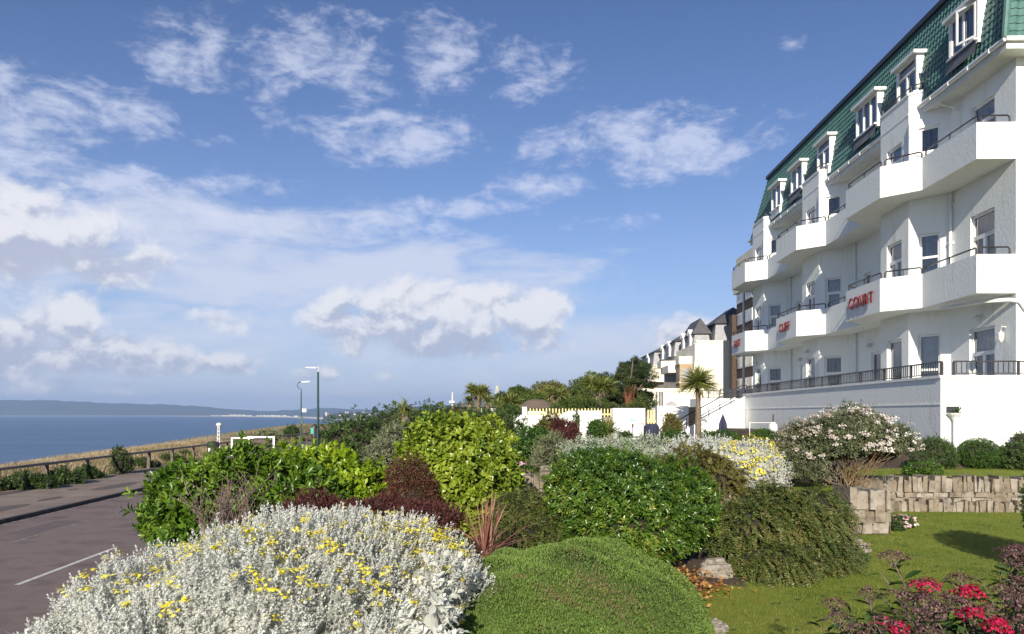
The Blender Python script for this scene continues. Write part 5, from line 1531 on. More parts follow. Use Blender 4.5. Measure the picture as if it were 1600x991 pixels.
# --- green cushion in the centre foreground
def cushion():
    blobs = [B(892, 1010, 222, 157, 5.2, 1.0), B(800, 1040, 150, 140, 4.9, .7), B(890, 1120, 225, 165, 4.6, .9)]
    base = np.array([blobs[0][0][0], blobs[0][0][1], 1.36]); root = empty('cushion_shrub', base, 'smooth mossy green cushion shrub with tan dead patches in the centre foreground', 'shrub')
    lb = LB(); P, Nn = shell(blobs, 210000, .04, .03, -.4, 4.5, .95)
    pt = lump(P, 2.6, .4) + lump(P + 3.1, 7.5, .45) + .75 * np.exp(-(((P[:, 0] - .55) / .4) ** 2 + ((P[:, 2] - 1.98) / .13) ** 2)) + rng.normal(0, .4, len(P))
    v = np.where(pt > 1.0, rng.random(len(P)) * .3, np.clip(.6 + lump(P, 4.2, .16) + rng.normal(0, .17, len(P)), .25, 1))
    Y = Nn + np.array([0, 0, .4])[None] + rng.normal(0, .55, P.shape)
    lb.leaves(P, Y, rng.normal(0, 1, P.shape), .014 * (.6 + .8 * rng.random(len(P))), .0055, T_CARD, v)
    core(lb, blobs, .91, .5, 0)
    lb.build('foliage', [L['mound'], M['coreshade']], root, base); stems(blobs, base, 10, .012, M['bark'], root, base)


cushion()

# --- laurels and the bushes of the middle ground
bush('laurel_bush', 'large dark green laurel with pointed glossy leaves at the edge of the road', 'shrub',
     [B(330, 792, 100, 85, 8.6, .9), B(285, 815, 66, 62, 8.2, .6), B(400, 778, 90, 74, 8.9, .9), B(470, 790, 70, 70, 8.7, .7), B(370, 860, 130, 80, 8.1, .8)],
     L['laurel'], 1250, 9, .105, .042, (.5, 1.2), .11, T_OVAL, .35, .45, .2, .08, base_z=1.2, core_s=.78, stem_n=30, zlow=-.9, strag=.04)
bush('laurel_bush', 'yellow green laurel with rounded leaves behind the dark laurel and maroon plants', 'shrub',
     [B(500, 752, 84, 55, 9.8, .8), B(565, 765, 52, 48, 9.5, .55), B(450, 755, 60, 52, 10.1, .6), B(530, 810, 90, 60, 9.6, .6)],
     L['laurel_y'], 1000, 8, .095, .05, (.5, 1.25), .09, T_OVAL, .5, .4, .18, .06, base_z=1.3, core_s=.8, stem_n=20)
bush('griselinia_bush', 'tall rounded apple green bush with broad shiny leaves in the middle of the garden', 'shrub',
     [B(720, 722, 90, 80, 10.2, .78), B(738, 745, 76, 70, 9.9, .66), B(675, 715, 52, 58, 10.2, .5), B(722, 790, 76, 60, 9.9, .6)],
     L['griselinia'], 1150, 8, .088, .05, (.5, 1.25), .08, T_OVAL, .35, .42, .18, .045, base_z=1.35, core_s=.8, stem_n=24, vbias=.05)
bush('glossy_bush', 'wide dark glossy green bush with small bright leaves right of the centre', 'shrub',
     [B(975, 790, 122, 92, 8.5, .8), B(930, 800, 88, 78, 8.3, .6), B(1045, 800, 72, 76, 8.4, .55), B(960, 740, 70, 40, 8.9, .5), B(980, 840, 110, 56, 8.0, .55)],
     L['choisya'], 3600, 9, .058, .022, (.6, 1.3), .05, T_DIA, .4, .45, .16, .085, base_z=1.4, core_s=.84, stem_n=26)
bush('hedge', 'long dull green hedge mass rising behind the laurels towards the kiosk', 'hedge',
     [B(560, 690, 62, 46, 21, 1.2), B(620, 680, 70, 46, 23, 1.3), B(690, 668, 70, 38, 26, 1.5), B(760, 668, 60, 32, 28, 1.4), B(530, 705, 30, 34, 20.5, .8), B(600, 720, 80, 40, 20, 1)],
     L['hedge'], 2600, 8, .1, .045, (.5, 1.3), .1, T_DIA, .4, .5, .2, .14, base_z=1.5, core_s=.84, stem_n=16)
bush('pale_shrub', 'small pale olive shrub between the hedge and the apple green bush', 'shrub',
     [B(620, 695, 42, 34, 14.5, .6), B(600, 712, 32, 30, 14.0, .4)], L['olive'], 520, 8, .05, .02, (.4, 1.2), .06, T_DIA, .6, .4, .2, .06, base_z=1.8, core_s=.7)
bush('berberis_bush', 'dark red berberis bush between the yellow laurel and the apple green bush', 'shrub',
     [B(638, 750, 42, 38, 9.3, .42), B(655, 775, 38, 42, 9.0, .38), B(645, 795, 46, 38, 8.8, .38)], L['berberis'], 2300, 8, .03, .013, (.5, 1.3), .07, T_DIA, .6, .8, .4, .12, base_z=1.4, core_s=.7, stem_mat=M['twig'])
bush('maroon_plants', 'low feathery maroon plants along the back of the silver bush', 'plant',
     [B(500, 800, 66, 34, 7.4, .3), B(590, 800, 66, 36, 7.2, .3), B(670, 812, 60, 36, 7.0, .28), B(455, 810, 30, 24, 7.4, .2)], L['maroon'], 1500, 9, .05, .011, (.3, 1.1), .09, T_DIA, 1.1, .45, .5, .05, base_z=1.4, core_s=.6, stem_mat=M['twig'])


def twiggy(name, label, c, n, ln, spread, seed, mat='twig', cat='shrub'):
    r_ = random.Random(seed); b = MB(); c = np.array(c)
    for i in range(n):
        a = r_.uniform(0, 6.28); tl = r_.uniform(.15, spread); d = np.array([math.cos(a) * tl, math.sin(a) * tl, 1.0]); d /= np.linalg.norm(d); p0 = c + np.array([r_.gauss(0, .1), r_.gauss(0, .08), 0]); l_ = ln * r_.uniform(.6, 1.1)
        p1 = p0 + d * l_ * .5 + np.array([r_.gauss(0, .03), r_.gauss(0, .03), 0]); p2 = p0 + d * l_ + np.array([r_.gauss(0, .06), r_.gauss(0, .06), 0])
        b.tube([p0, p1, p2], [.007, .005, .002], 4, cap=False)
        for q in range(4):
            s0 = p0 + (p2 - p0) * r_.uniform(.3, .9); e0 = s0 + (d + np.array([r_.gauss(0, .6), r_.gauss(0, .6), r_.gauss(0, .3)])) * l_ * r_.uniform(.12, .3); b.tube([s0, e0], [.004, .0015], 3, cap=False)
    return tag(b.build(name, M[mat], off=tuple(c)), label, cat)


twiggy('bare_shrub', 'bare brown twiggy shrub in front of the dark laurel', W(350, 850, 7.3), 44, .62, .8, 4)

# --- pink strap-leaved cordyline
c = W(757, 880, 6.4); c[2] = 1.8; root = empty('pink_cordyline', c, 'spiky cordyline with pink and bronze strap leaves behind the silver bush', 'plant')
lb = LB(); n = 70; a = rng.random(n) * 6.28; tl = np.concatenate([rng.uniform(.05, .55, 36), rng.uniform(.55, 2.2, 34)])
D = np.stack([np.cos(a) * tl, np.sin(a) * tl, np.ones(n)], 1)
lb.straps(np.tile(c + np.array([0, 0, .1]), (n, 1)) + rng.normal(0, .02, (n, 3)), D, rng.uniform(.36, .6, n), rng.uniform(.014, .025, n), np.concatenate([rng.uniform(0, .06, 36), rng.uniform(.1, .35, 34)]), 6)
lb.build('leaves', L['pinkstrap'], root, c)
b = MB(); b.lathe((c[0], c[1]), [(.05, 1.3), (.045, 1.6), (.03, c[2] + .16)], 8); b.build('stem', M['bark'], root, c)


# --- cotoneaster: arching sprays of tiny leaves
def sprays(lb, P, D, ln, droop, k=13, leaf=.018, vals=None):
    n = len(P); D = unit(D)
    if vals is None: vals = rng.random(n)
    side = unit(np.cross(D, np.array([[0, 0, 1.0]])) + rng.normal(0, .3, (n, 3)))
    for i in range(k):
        u = (i + .6) / k
        c = P + D * (ln * u)[:, None]; c[:, 2] -= droop * ln * u * u
        T = D.copy(); T[:, 2] -= 2 * droop * u; T = unit(T)
        for sgn in (-1, 1):
            Y = T * .55 + side * sgn * .9 + rng.normal(0, .22, (n, 3)); Nn = np.cross(T, side) * 1.0; Nn = np.where(Nn[:, 2:3] < 0, -Nn, Nn)
            lb.leaves(c, Y, Nn + rng.normal(0, .3, (n, 3)), leaf * (.7 + .6 * rng.random(n)), leaf * .52, T_DIA, np.clip(vals + rng.normal(0, .18, n), 0, 1))
    lb.straps(P, D, ln, .006, droop, 3, np.full(n, .95), taper=.5)


def cotoneaster(name, label, blobs, n, ln, base_z, mat='coton', flow=(0, -.5, -.1), leaf=.02, droop=.45, core_s=.86):
    c0 = np.mean([b[0] for b in blobs], 0); base = np.array([c0[0], c0[1], base_z]); root = empty(name, base, label, 'shrub')
    lb = LB(); P, Nn = shell(blobs, n, .2, .06, -.6, 3.2, .88)
    D = Nn * .8 + np.array(flow)[None] + rng.normal(0, .4, Nn.shape)
    v = np.clip(.45 + lump(P, 3.0, .2) + rng.normal(0, .2, n), 0, 1)
    sprays(lb, P - unit(D) * .08, D, ln * (.6 + .8 * rng.random(n)), droop * np.ones(n), 12, leaf, v)
    core(lb, blobs, core_s * .88, .3); lb.build('foliage', [L[mat], M['coreshade']], root, base); stems(blobs, base, 20, .01, M['twig'], root, base)
    return root


cotoneaster('cotoneaster_bush', 'drooping olive green cotoneaster spilling down onto the lawn', [B(1215, 825, 98, 62, 9.0, .75), B(1268, 795, 46, 36, 9.8, .5), B(1180, 835, 66, 58, 8.6, .5), B(1245, 872, 74, 36, 8.5, .42), B(1200, 880, 62, 34, 8.1, .4), B(1300, 872, 36, 26, 8.9, .3), B(1298, 806, 30, 32, 9.8, .4)], 4400, .19, 1.35, flow=(.15, -.5, -.25), leaf=.025)
cotoneaster('cotoneaster_bush', 'low shaded cotoneaster between the pink cordyline and the glossy green bush', [B(820, 812, 46, 48, 8.4, .45), B(800, 842, 52, 30, 7.8, .4), B(850, 830, 40, 36, 8.2, .3)], 1500, .17, 1.35)
cotoneaster('fern_shrub', 'bronze green feathery shrub below the silver and yellow bush on the bank', [B(1090, 738, 58, 34, 11.6, .5), B(1120, 752, 40, 30, 11.3, .4)], 620, .26, 1.9, 'fern', (0, -.3, .3), .034, .5, .75)

# --- silver and yellow plants on the upper bank
silver_bush('santolina_bush', 'silver white and golden flowered bush on the bank above the bronze shrub', [B(1100, 712, 66, 26, 12.6, .5), B(1165, 725, 48, 36, 12.4, .5), B(1190, 745, 34, 34, 12.0, .35), B(1080, 720, 50, 22, 12.8, .4)], 1500, .036, L['silver'],
            heads('yellow', 170, lambda P: P[:, 0] > 3.1, .016, 'blossoms', .8, 7, .035), .8, 11, 1.9, .13, core_s=.8)
silver_bush('silver_bush', 'upright silver grey stems at the right end of the yellow flowered bush', [B(1213, 748, 22, 30, 11.6, .2)], 160, .034, L['silver'], heads('yellow', 14, lambda P: P[:, 2] > 2.1, .012, 'blossoms', .8, 5, .02), 1.5, 12, 1.85, .16, core_s=.5)
silver_bush('lavender_bush', 'grey green hummock with dull yellow heads behind the glossy green bush', [B(925, 712, 46, 28, 13.2, .5), B(985, 706, 50, 24, 13.6, .5), B(1030, 708, 34, 20, 13.6, .4), B(900, 730, 26, 22, 13.0, .35)], 1300, .042, L['greysil'],
            heads('yellow', 50, lambda P: lump(P, 2.2, 1) > .2, .012, 'blossoms', .8, 5, .04), .9, 10, 1.9, .12, core_s=.82)

# --- mixed shrubs along the middle of the upper lawn
bush('green_shrub', 'leafy mid green shrub right of the apple green bush by the grass strip', 'shrub', [B(830, 700, 30, 34, 17, .55), B(848, 690, 24, 26, 17.5, .4)], L['box'], 600, 8, .06, .028, (.5, 1.3), .06, T_DIA, .4, .5, .2, .07, base_z=1.86)
bush('grey_shrub', 'upright grey green shrub between the green and the dark red shrubs', 'shrub', [B(862, 705, 24, 34, 16, .4), B(845, 716, 18, 22, 15.8, .3)], L['olive'], 420, 9, .06, .016, (.2, .8), .1, T_DIA, .9, .35, .3, .06, base_z=1.86, core_s=.6)
bush('red_shrub', 'dark purple red shrub in front of the white garden wall', 'shrub', [B(890, 682, 22, 28, 19, .45), B(876, 674, 16, 20, 19.2, .3)], L['maroon'], 420, 8, .06, .03, (.5, 1.3), .07, T_DIA, .5, .5, .25, .07, base_z=1.86, core_s=.65)
bush('golden_shrub', 'ochre and green shrub against the left part of the white wall', 'shrub', [B(862, 662, 24, 16, 26, .5), B(850, 672, 22, 16, 25.5, .45)], L['fern'], 300, 8, .09, .03, (.4, 1.2), .08, T_DIA, .5, .5, .3, .08, base_z=1.86, core_s=.6)
bush('conifer_sapling', 'thin upright green sapling against the white wall beside the dark red shrub', 'tree', [B(900, 664, 5, 20, 27, .12), B(901, 655, 3, 14, 27, .08)], L['box'], 160, 6, .07, .02, (.2, .8), .06, T_DIA, .9, .3, .3, .03, base_z=1.86, core_s=.4)
bush('green_shrub', 'rounded green shrub left of the yellowish palm in front of the white wall', 'shrub', [B(932, 672, 15, 20, 29, .4), B(926, 680, 12, 12, 29, .3)], L['box'], 260, 7, .08, .04, (.5, 1.3), .07, T_DIA, .4, .5, .25, .07, base_z=1.86)
bush('small_shrub', 'small dark shrub at the foot of the white wall panel with the notice', 'shrub', [B(976, 682, 13, 9, 29, .3)], L['hedge'], 110, 7, .08, .04, (.5, 1.3), .07, T_DIA, .4, .5, .25, .05, base_z=1.86)
bush('bronze_conifer', 'bronze tinted cone shaped conifer in front of the white wall near the steps', 'tree', [B(1048, 662, 13, 20, 30.5, .3), B(1057, 668, 12, 15, 30.5, .3), B(1044, 672, 14, 13, 30.4, .3)], L['fern'], 380, 7, .07, .03, (.4, 1.1), .07, T_DIA, .7, .4, .25, .06, base_z=1.86)
bush('leafy_shrub', 'green leafy shrub at the foot of the bronze conifer', 'shrub', [B(1056, 682, 22, 12, 28, .45), B(1038, 688, 15, 9, 28, .3)], L['box'], 300, 7, .08, .035, (.5, 1.2), .07, T_DIA, .5, .5, .25, .07, base_z=1.86)
bush('leafy_shrub', 'loose green shrub under the closed navy parasol', 'shrub', [B(1122, 682, 26, 12, 27, .45), B(1145, 686, 16, 12, 27, .35)], L['box'], 330, 7, .085, .03, (.4, 1.1), .1, T_DIA, .6, .5, .35, .08, base_z=1.86, core_s=.6)
g1 = 'clipped round bushes in front of the hotel'
bush('clipped_bush', 'small clipped green ball bush left of the white flowered bush', 'shrub', [B(1194, 697, 27, 27, 16, .36)], L['box'], 1700, 6, .03, .015, (.6, 1.3), .03, T_DIA, .3, .45, .1, .015, g1, .9, 1.86, 6, strag=.03)
bush('clipped_bush', 'clipped round bush right of the centre of the white end wall', 'shrub', [B(1528, 712, 32, 28, 17.1, .46)], L['box'], 2000, 6, .03, .015, (.6, 1.3), .03, T_DIA, .3, .45, .1, .02, g1, .9, 1.86, 6, strag=.03)
bush('loose_bush', 'looser mottled bush between the white flowered bush and the clipped round bush', 'shrub', [B(1462, 712, 34, 31, 17.0, .5), B(1440, 722, 20, 20, 16.6, .35)], L['hedge'], 1500, 7, .04, .016, (.5, 1.3), .05, T_DIA, .4, .5, .15, .04, None, .88, 1.86, 8)
bush('leafy_shrub', 'dark leafy shrub with pale shoots at the right edge against the white wall', 'shrub', [B(1592, 715, 28, 30, 16.8, .45), B(1625, 715, 36, 34, 16.8, .5), B(1600, 690, 16, 18, 17, .3)], L['hedge'], 900, 7, .06, .026, (.5, 1.3), .07, T_DIA, .4, .5, .25, .06, None, .8, 1.86, 10)

# --- white flowered olearia
def olearia_extra(root, base, blobs):
    P, Nn = shell(blobs, 3000, .03, .05, -.2)
    wgt = .5 + .5 * np.clip((P[:, 0] - 4.6) / 1.6, 0, 1); keep = rng.random(len(P)) < wgt; P, Nn = P[keep][:210], Nn[keep][:210]
    lb = LB(); tone = np.clip(rng.random(len(P)) * .6 + .45 * np.clip((P[:, 0] - 4.4) / 1.4, 0, 1), 0, 1)
    for _ in range(20):
        q = P + Nn * .05 + rng.normal(0, .025, P.shape) * np.array([1, 1, .7]); discs(lb, q, Nn + rng.normal(0, .5, P.shape), .0135, np.clip(tone + rng.normal(0, .15, len(P)), 0, 1), 0, 5)
    lb.build('blossoms', L['white'], root, base)
    b = MB(); r_ = random.Random(8)
    for i in range(38):
        a = r_.uniform(-1.1, 1.0); p0 = np.array([base[0] + r_.gauss(.15, .1), base[1] - .25 + r_.gauss(0, .15), 1.86]); p2 = p0 + np.array([math.sin(a) * .42 + .08, r_.uniform(-.4, -.1), r_.uniform(.4, .75)])
        b.tube([p0, (p0 + p2) / 2 + np.array([0, 0, .06]), p2], [.007, .005, .003], 4)
    b.build('bare_stem', solid('tan_stem', (.2, .13, .06), (.13, .085, .04), 14, .85), root, base)


bush('olearia_bush', 'large grey green bush with white flower heads and bare stems above the stone pier', 'shrub',
     [B(1310, 690, 82, 46, 12.9, .85), B(1262, 705, 44, 50, 12.9, .6), B(1375, 695, 48, 42, 12.8, .6), B(1325, 676, 66, 36, 13.1, .75), B(1255, 738, 38, 30, 12.6, .4)],
     L['olearia'], 2600, 8, .06, .018, (.5, 1.2), .07, T_DIA, .3, .5, .22, .07, base_z=1.86, core_s=.76, stem_n=30, extra=olearia_extra, zlow=-.35)
bush('low_green_shrub', 'low fresh green shrub at the right foot of the white flowered bush', 'shrub', [B(1440, 734, 30, 14, 14.6, .3)], L['choisya'], 360, 7, .045, .02, (.5, 1.2), .05, T_DIA, .5, .5, .2, .04, None, .8, 1.86, 6)

# --- flowers at the wall foot
def flower_clump(name, label, blobs, n, mat, fl, nf, base_z, r=.022):
    return bush(name, label, 'flowers', blobs, L[mat], n, 6, .045, .02, (.5, 1.3), .05, T_DIA, .7, .5, .3, .03, None, .7, base_z, 5, extra=heads(fl, nf, lambda P: P[:, 2] > -9, r, 'blossoms', .8, 4, .02))


flower_clump('pink_flowers', 'clump of pink and white flowers right of the pier under the stone wall', [B(1408, 818, 24, 16, 11.9, .25), B(1398, 822, 16, 14, 11.6, .2)], 240, 'hedge', 'pink', 22, 1.36)
flower_clump('pink_flowers', 'pale pink flowers trailing along the right edge of the drooping cotoneaster', [B(1318, 852, 26, 12, 9.5, .2), B(1338, 868, 16, 12, 9.1, .18)], 200, 'hedge', 'pink', 16, 1.36, .018)
flower_clump('pink_flowers', 'tiny pink flowers on the far grass strip right of the apple green bush', [B(822, 728, 14, 6, 15.5, .15)], 70, 'box', 'pink', 18, 1.86, .024)

# --- fallen leaves and dead stuff at the foot of the glossy bush
lb = LB(); n = 900; P = np.stack([rng.normal(1.45, .24, n), rng.normal(7.5, .28, n), np.zeros(n)], 1); P[:, 2] = zg(P[:, 0], P[:, 1]) + .01 + .09 * rng.random(n) ** 2
lb.leaves(P, unit(rng.normal(0, 1, (n, 3)) * np.array([1, 1, .5])), np.array([[0, 0, 1.0]]) + rng.normal(0, .6, (n, 3)), .05, .026, T_DIA)
n = 500; P = np.stack([rng.uniform(1.4, 4.2, n), rng.uniform(6.6, 9.6, n), np.zeros(n)], 1); k = P[:, 0] < np.interp(P[:, 1], BEDY, BEDX) + .1; P = P[k]; n = len(P); P[:, 2] = zg(P[:, 0], P[:, 1]) + .012
lb.leaves(P, unit(rng.normal(0, 1, (n, 3)) * np.array([1, 1, .3])), np.array([[0, 0, 1.0]]) + rng.normal(0, .4, (n, 3)), .035, .02, T_DIA)
tag(lb.build('fallen_leaves', L['litter']), kind='stuff')

# --- red spirea in the front right corner
def spirea(name, label, heads_, seed, base, group=None):
    r_ = random.Random(seed); root = empty(name, base, label, 'shrub', group); base = np.array(base, float)
    st_ = MB(); lf = LB(); fl = LB(); fd = LB()
    for (c, rad, live) in heads_:
        c = np.array(c); foot = base + np.array([r_.gauss(0, .22), r_.gauss(0, .16), 0]); foot = foot + (np.array([c[0], c[1], foot[2]]) - foot) * .55; mid = (foot + c) / 2 + np.array([r_.gauss(0, .03), r_.gauss(0, .03), .04])
        st_.tube([foot, mid, c - np.array([0, 0, .02])], [.006, .005, .003], 5)
        T = unit(c - foot)
        nl = 30; us = np.linspace(.3, .97, nl); Q = np.array([(1 - u) ** 2 * foot + 2 * u * (1 - u) * mid + u * u * c for u in us])
        a = np.arange(nl) * 2.4 + r_.uniform(0, 6); Y = np.stack([np.cos(a), np.sin(a), np.full(nl, .25)], 1) + rng.normal(0, .2, (nl, 3))
        lf.leaves(Q, Y, np.tile([[0, 0, 1.0]], (nl, 1)) + rng.normal(0, .4, (nl, 3)), .075 * (.7 + .6 * rng.random(nl)), .026, T_OVAL)
        nb = 9
        for k in range(nb):
            a = k * 2.4; e = c + np.array([math.cos(a), math.sin(a), 0]) * rad * math.sqrt((k + .5) / nb) * .85; st_.tube([c - np.array([0, 0, .045]), e], [.0022, .0012], 3, cap=False)
        nfl = int((330 if live > .4 else 190) * (rad / .07) ** 1.6); rr_ = rad * np.sqrt(rng.random(nfl)); a = rng.random(nfl) * 6.28
        lobes = 1 + .25 * np.sin(a * 3 + r_.uniform(0, 6))
        Pp = np.stack([c[0] + rr_ * lobes * np.cos(a), c[1] + rr_ * lobes * np.sin(a), c[2] + .028 * (1 - (rr_ / rad) ** 2) + rng.normal(0, .006, nfl)], 1)
        Nn = np.stack([np.cos(a) * .6, np.sin(a) * .6, np.ones(nfl)], 1) + rng.normal(0, .4, (nfl, 3))
        lv = rng.random(nfl) < live
        if lv.any(): discs(fl, Pp[lv], Nn[lv], .0062, None, 0, 5)
        if (~lv).any(): discs(fd, Pp[~lv], Nn[~lv], .0046, None, 0, 5)
    for (c, rad, live) in heads_:              # leafy side shoots below the flower heads
        for _ in range(3):
            e = np.array(c) + np.array([r_.gauss(0, .09), r_.gauss(0, .09), -r_.uniform(.05, .2)]); f0 = base + (e - base) * .35; st_.tube([f0, (f0 + e) / 2 + np.array([0, 0, .02]), e], [.005, .004, .002], 4)
            nl = 18; us = np.linspace(.3, 1.0, nl)[:, None]; Q = f0 + (e - f0) * us; a = np.arange(nl) * 2.4 + r_.uniform(0, 6)
            lf.leaves(Q, np.stack([np.cos(a), np.sin(a), np.full(nl, .35)], 1) + rng.normal(0, .2, (nl, 3)), np.tile([[0, 0, 1.0]], (nl, 1)) + rng.normal(0, .4, (nl, 3)), .07 * (.7 + .6 * rng.random(nl)), .026, T_OVAL)
    st_.build('stem', M['twig'], root, base); lf.build('leaves', L['spirea'], root, base)
    if fl.V: fl.build('blossoms', L['crimson'], root, base)
    if fd.V: fd.build('faded_heads', L['faded'], root, base)
    return root


H = []
for px, py, t, wpx, live in ((1445, 918, 3.3, 44, .55), (1396, 872, 3.6, 46, 0), (1304, 945, 3.4, 36, 0), (1358, 930, 3.4, 34, 0), (1412, 932, 3.25, 40, .0), (1440, 942, 3.15, 44, .0), (1475, 938, 3.2, 42, .0), (1500, 908, 3.4, 42, .0), (1515, 928, 3.25, 38, 1.0),
                             (1498, 946, 3.1, 42, .0), (1430, 962, 3.0, 44, .0), (1462, 960, 3.0, 40, 0), (1520, 963, 3.0, 34, .7), (1402, 985, 2.95, 36, .5), (1450, 990, 2.9, 42, .0), (1560, 982, 2.9, 36, 1.0), (1585, 935, 3.2, 44, .0), (1570, 925, 3.3, 40, .0), (1600, 950, 3.1, 44, .0), (1592, 975, 2.95, 40, .0),
                             (1545, 958, 3.05, 36, .0), (1380, 975, 3.0, 36, .05), (1340, 985, 3.1, 34, 0), (1310, 968, 3.2, 34, 0), (1620, 985, 2.9, 44, .4), (1640, 940, 3.2, 44, .2), (1480, 1010, 2.8, 46, .1), (1560, 1020, 2.8, 46, .5), (1420, 1015, 2.8, 46, 0), (1650, 1000, 2.9, 44, .1)):
    H.append((W(px, py, t), wpx / F * t * .62, live))
spirea('red_spirea', 'flat topped red and faded purple flowers of a spirea bush in the front right corner', H, 3, (2.15, 3.25, 1.36))
H = []
for px, py, t, wpx in ((1585, 862, 4.4, 40), (1600, 885, 4.3, 46), (1610, 860, 4.5, 44), (1595, 910, 4.2, 40), (1625, 880, 4.3, 44), (1640, 900, 4.2, 44), (1578, 872, 4.35, 30), (1655, 870, 4.4, 44)):
    H.append((W(px, py, t), wpx / F * t * .62, .0))
spirea('red_spirea', 'dusky red spirea heads rising at the right edge against the shaded lawn', H, 5, (2.85, 4.35, 1.36))
bush('dark_bush', 'dark rounded bush at the right edge throwing a shadow over the lawn', 'shrub', [B(1702, 806, 84, 90, 8.2, .66)], L['box'], 1900, 7, .04, .02, (.5, 1.3), .04, T_DIA, .3, .5, .12, .04, None, .88, 1.36, 8)

# --- scrub along the roadside fence
def fpos(px, s): return np.array([(px - 800) / F * s, s, 0.0])


for i, (px, s, w_, h_) in enumerate(((-30, 30.5, 46, 30), (40, 31.5, 60, 26), (95, 33.5, 34, 24), (135, 36.5, 32, 20), (186, 39.5, 26, 38), (225, 44, 26, 14), (265, 48, 26, 14), (290, 53, 20, 12))):
    k = s / F; c = np.array([(px - 800) / F * s, s, .1 + h_ * k * .5]); bl = [(c, np.array([w_ * k * .55, .55, h_ * k * .62])), (c + np.array([w_ * k * .4, .2, -.1]), np.array([w_ * k * .4, .5, h_ * k * .4]))]
    bush('bramble_clump', ['low bramble at the left edge below the fence rail', 'dark bramble mound below the second fence post from the left', 'small bramble between the first two fence posts', 'bramble patch along the pavement between fence posts', 'tall dark green bramble standing up past the fence rail', 'low scrub beside the slim fence post past the tall bramble', 'low green scrub near the far end of the visible pavement', 'furthest low scrub along the fence near the laurel'][i], 'scrub', bl, L['ivy'], 420 if w_ > 30 else 260, 7, .1, .05, (.5, 1.3), .1, T_DIA, .4, .6, .3, .1, 'brambles along the roadside fence', .75, .1, 6)

# dry grass and turf on the bank
lb = LB()
for n, s0, s1, o0, o1, ln in ((26000, 22, 70, 17.3, 24.0, .36), (14000, 50, 120, 17.3, 26.0, .42)):
    s_ = s0 + (s1 - s0) * rng.random(n) ** 1.1; of_ = rng.uniform(o0, o1, n)
    rise = brise(s_)
    z = np.where(of_ < 18.3, .08 + (of_ - 17) / 1.3 * (.12 + rise * .25), np.where(of_ < 20.3, .2 + rise * .25 + (of_ - 18.3) / 2 * (.1 + rise * .37), np.where(of_ < 22.3, .3 + rise * .62 + (of_ - 20.3) / 2 * (rise * .38 - .1), .2 + rise - (of_ - 22.3) * .08)))
    P = np.stack([rdir[0] * s_ - rnor[0] * of_, rdir[1] * s_ - rnor[1] * of_, z - .02], 1)
    D = np.stack([rng.normal(0, .3, n), rng.normal(0, .3, n), np.ones(n)], 1)
    v = np.clip(.55 + lump(P, .35, .25) + rng.normal(0, .2, n) - .35 * np.clip((s_ - 62) / 20, 0, 1), 0, 1)
    lb.straps(P, D, ln * (.5 + .7 * rng.random(n)), .022 + .012 * rng.random(n), .25, 2, v)
tag(lb.build('dry_grass', L['dry']), kind='stuff')

# mown lawn blades
lb = LB(); n = 230000
x = rng.uniform(1.2, 9.5, n); y = 5.0 + 9.0 * rng.random(n) ** 1.25
k = (x > np.interp(y, BEDY, BEDX) - .04) & (y < np.interp(x, WX, WY) - .12) & (x < .66 * y + .6); x, y = x[k], y[k]; n = len(x)
P = np.stack([x, y, zg(x, y) - .004], 1)
D = np.stack([rng.normal(0, .5, n), rng.normal(0, .5, n), np.ones(n)], 1)
v = np.clip(.5 + lump(P, 1.1, .16) + lump(P + 7, 4.5, .12) + rng.normal(0, .2, n), 0, 1)
lb.leaves(P, D, rng.normal(0, 1, (n, 3)), .03 * (.6 + .7 * rng.random(n)), .006, T_NEEDLE, v)
n = 60000; x = rng.uniform(-2, 14, n); y = 12 + 6 * rng.random(n); k = (y > np.interp(x, WX, WY) + .4) & (y < 16.9); x, y = x[k], y[k]; n = len(x)
P = np.stack([x, y, zg(x, y) - .004], 1); D = np.stack([rng.normal(0, .5, n), rng.normal(0, .5, n), np.ones(n)], 1)
lb.leaves(P, D, rng.normal(0, 1, (n, 3)), .04 * (.6 + .7 * rng.random(n)), .008, T_NEEDLE, np.clip(.5 + lump(P, 1.1, .16) + rng.normal(0, .2, n), 0, 1))
tag(lb.build('grass', L['lawn']), kind='stuff')

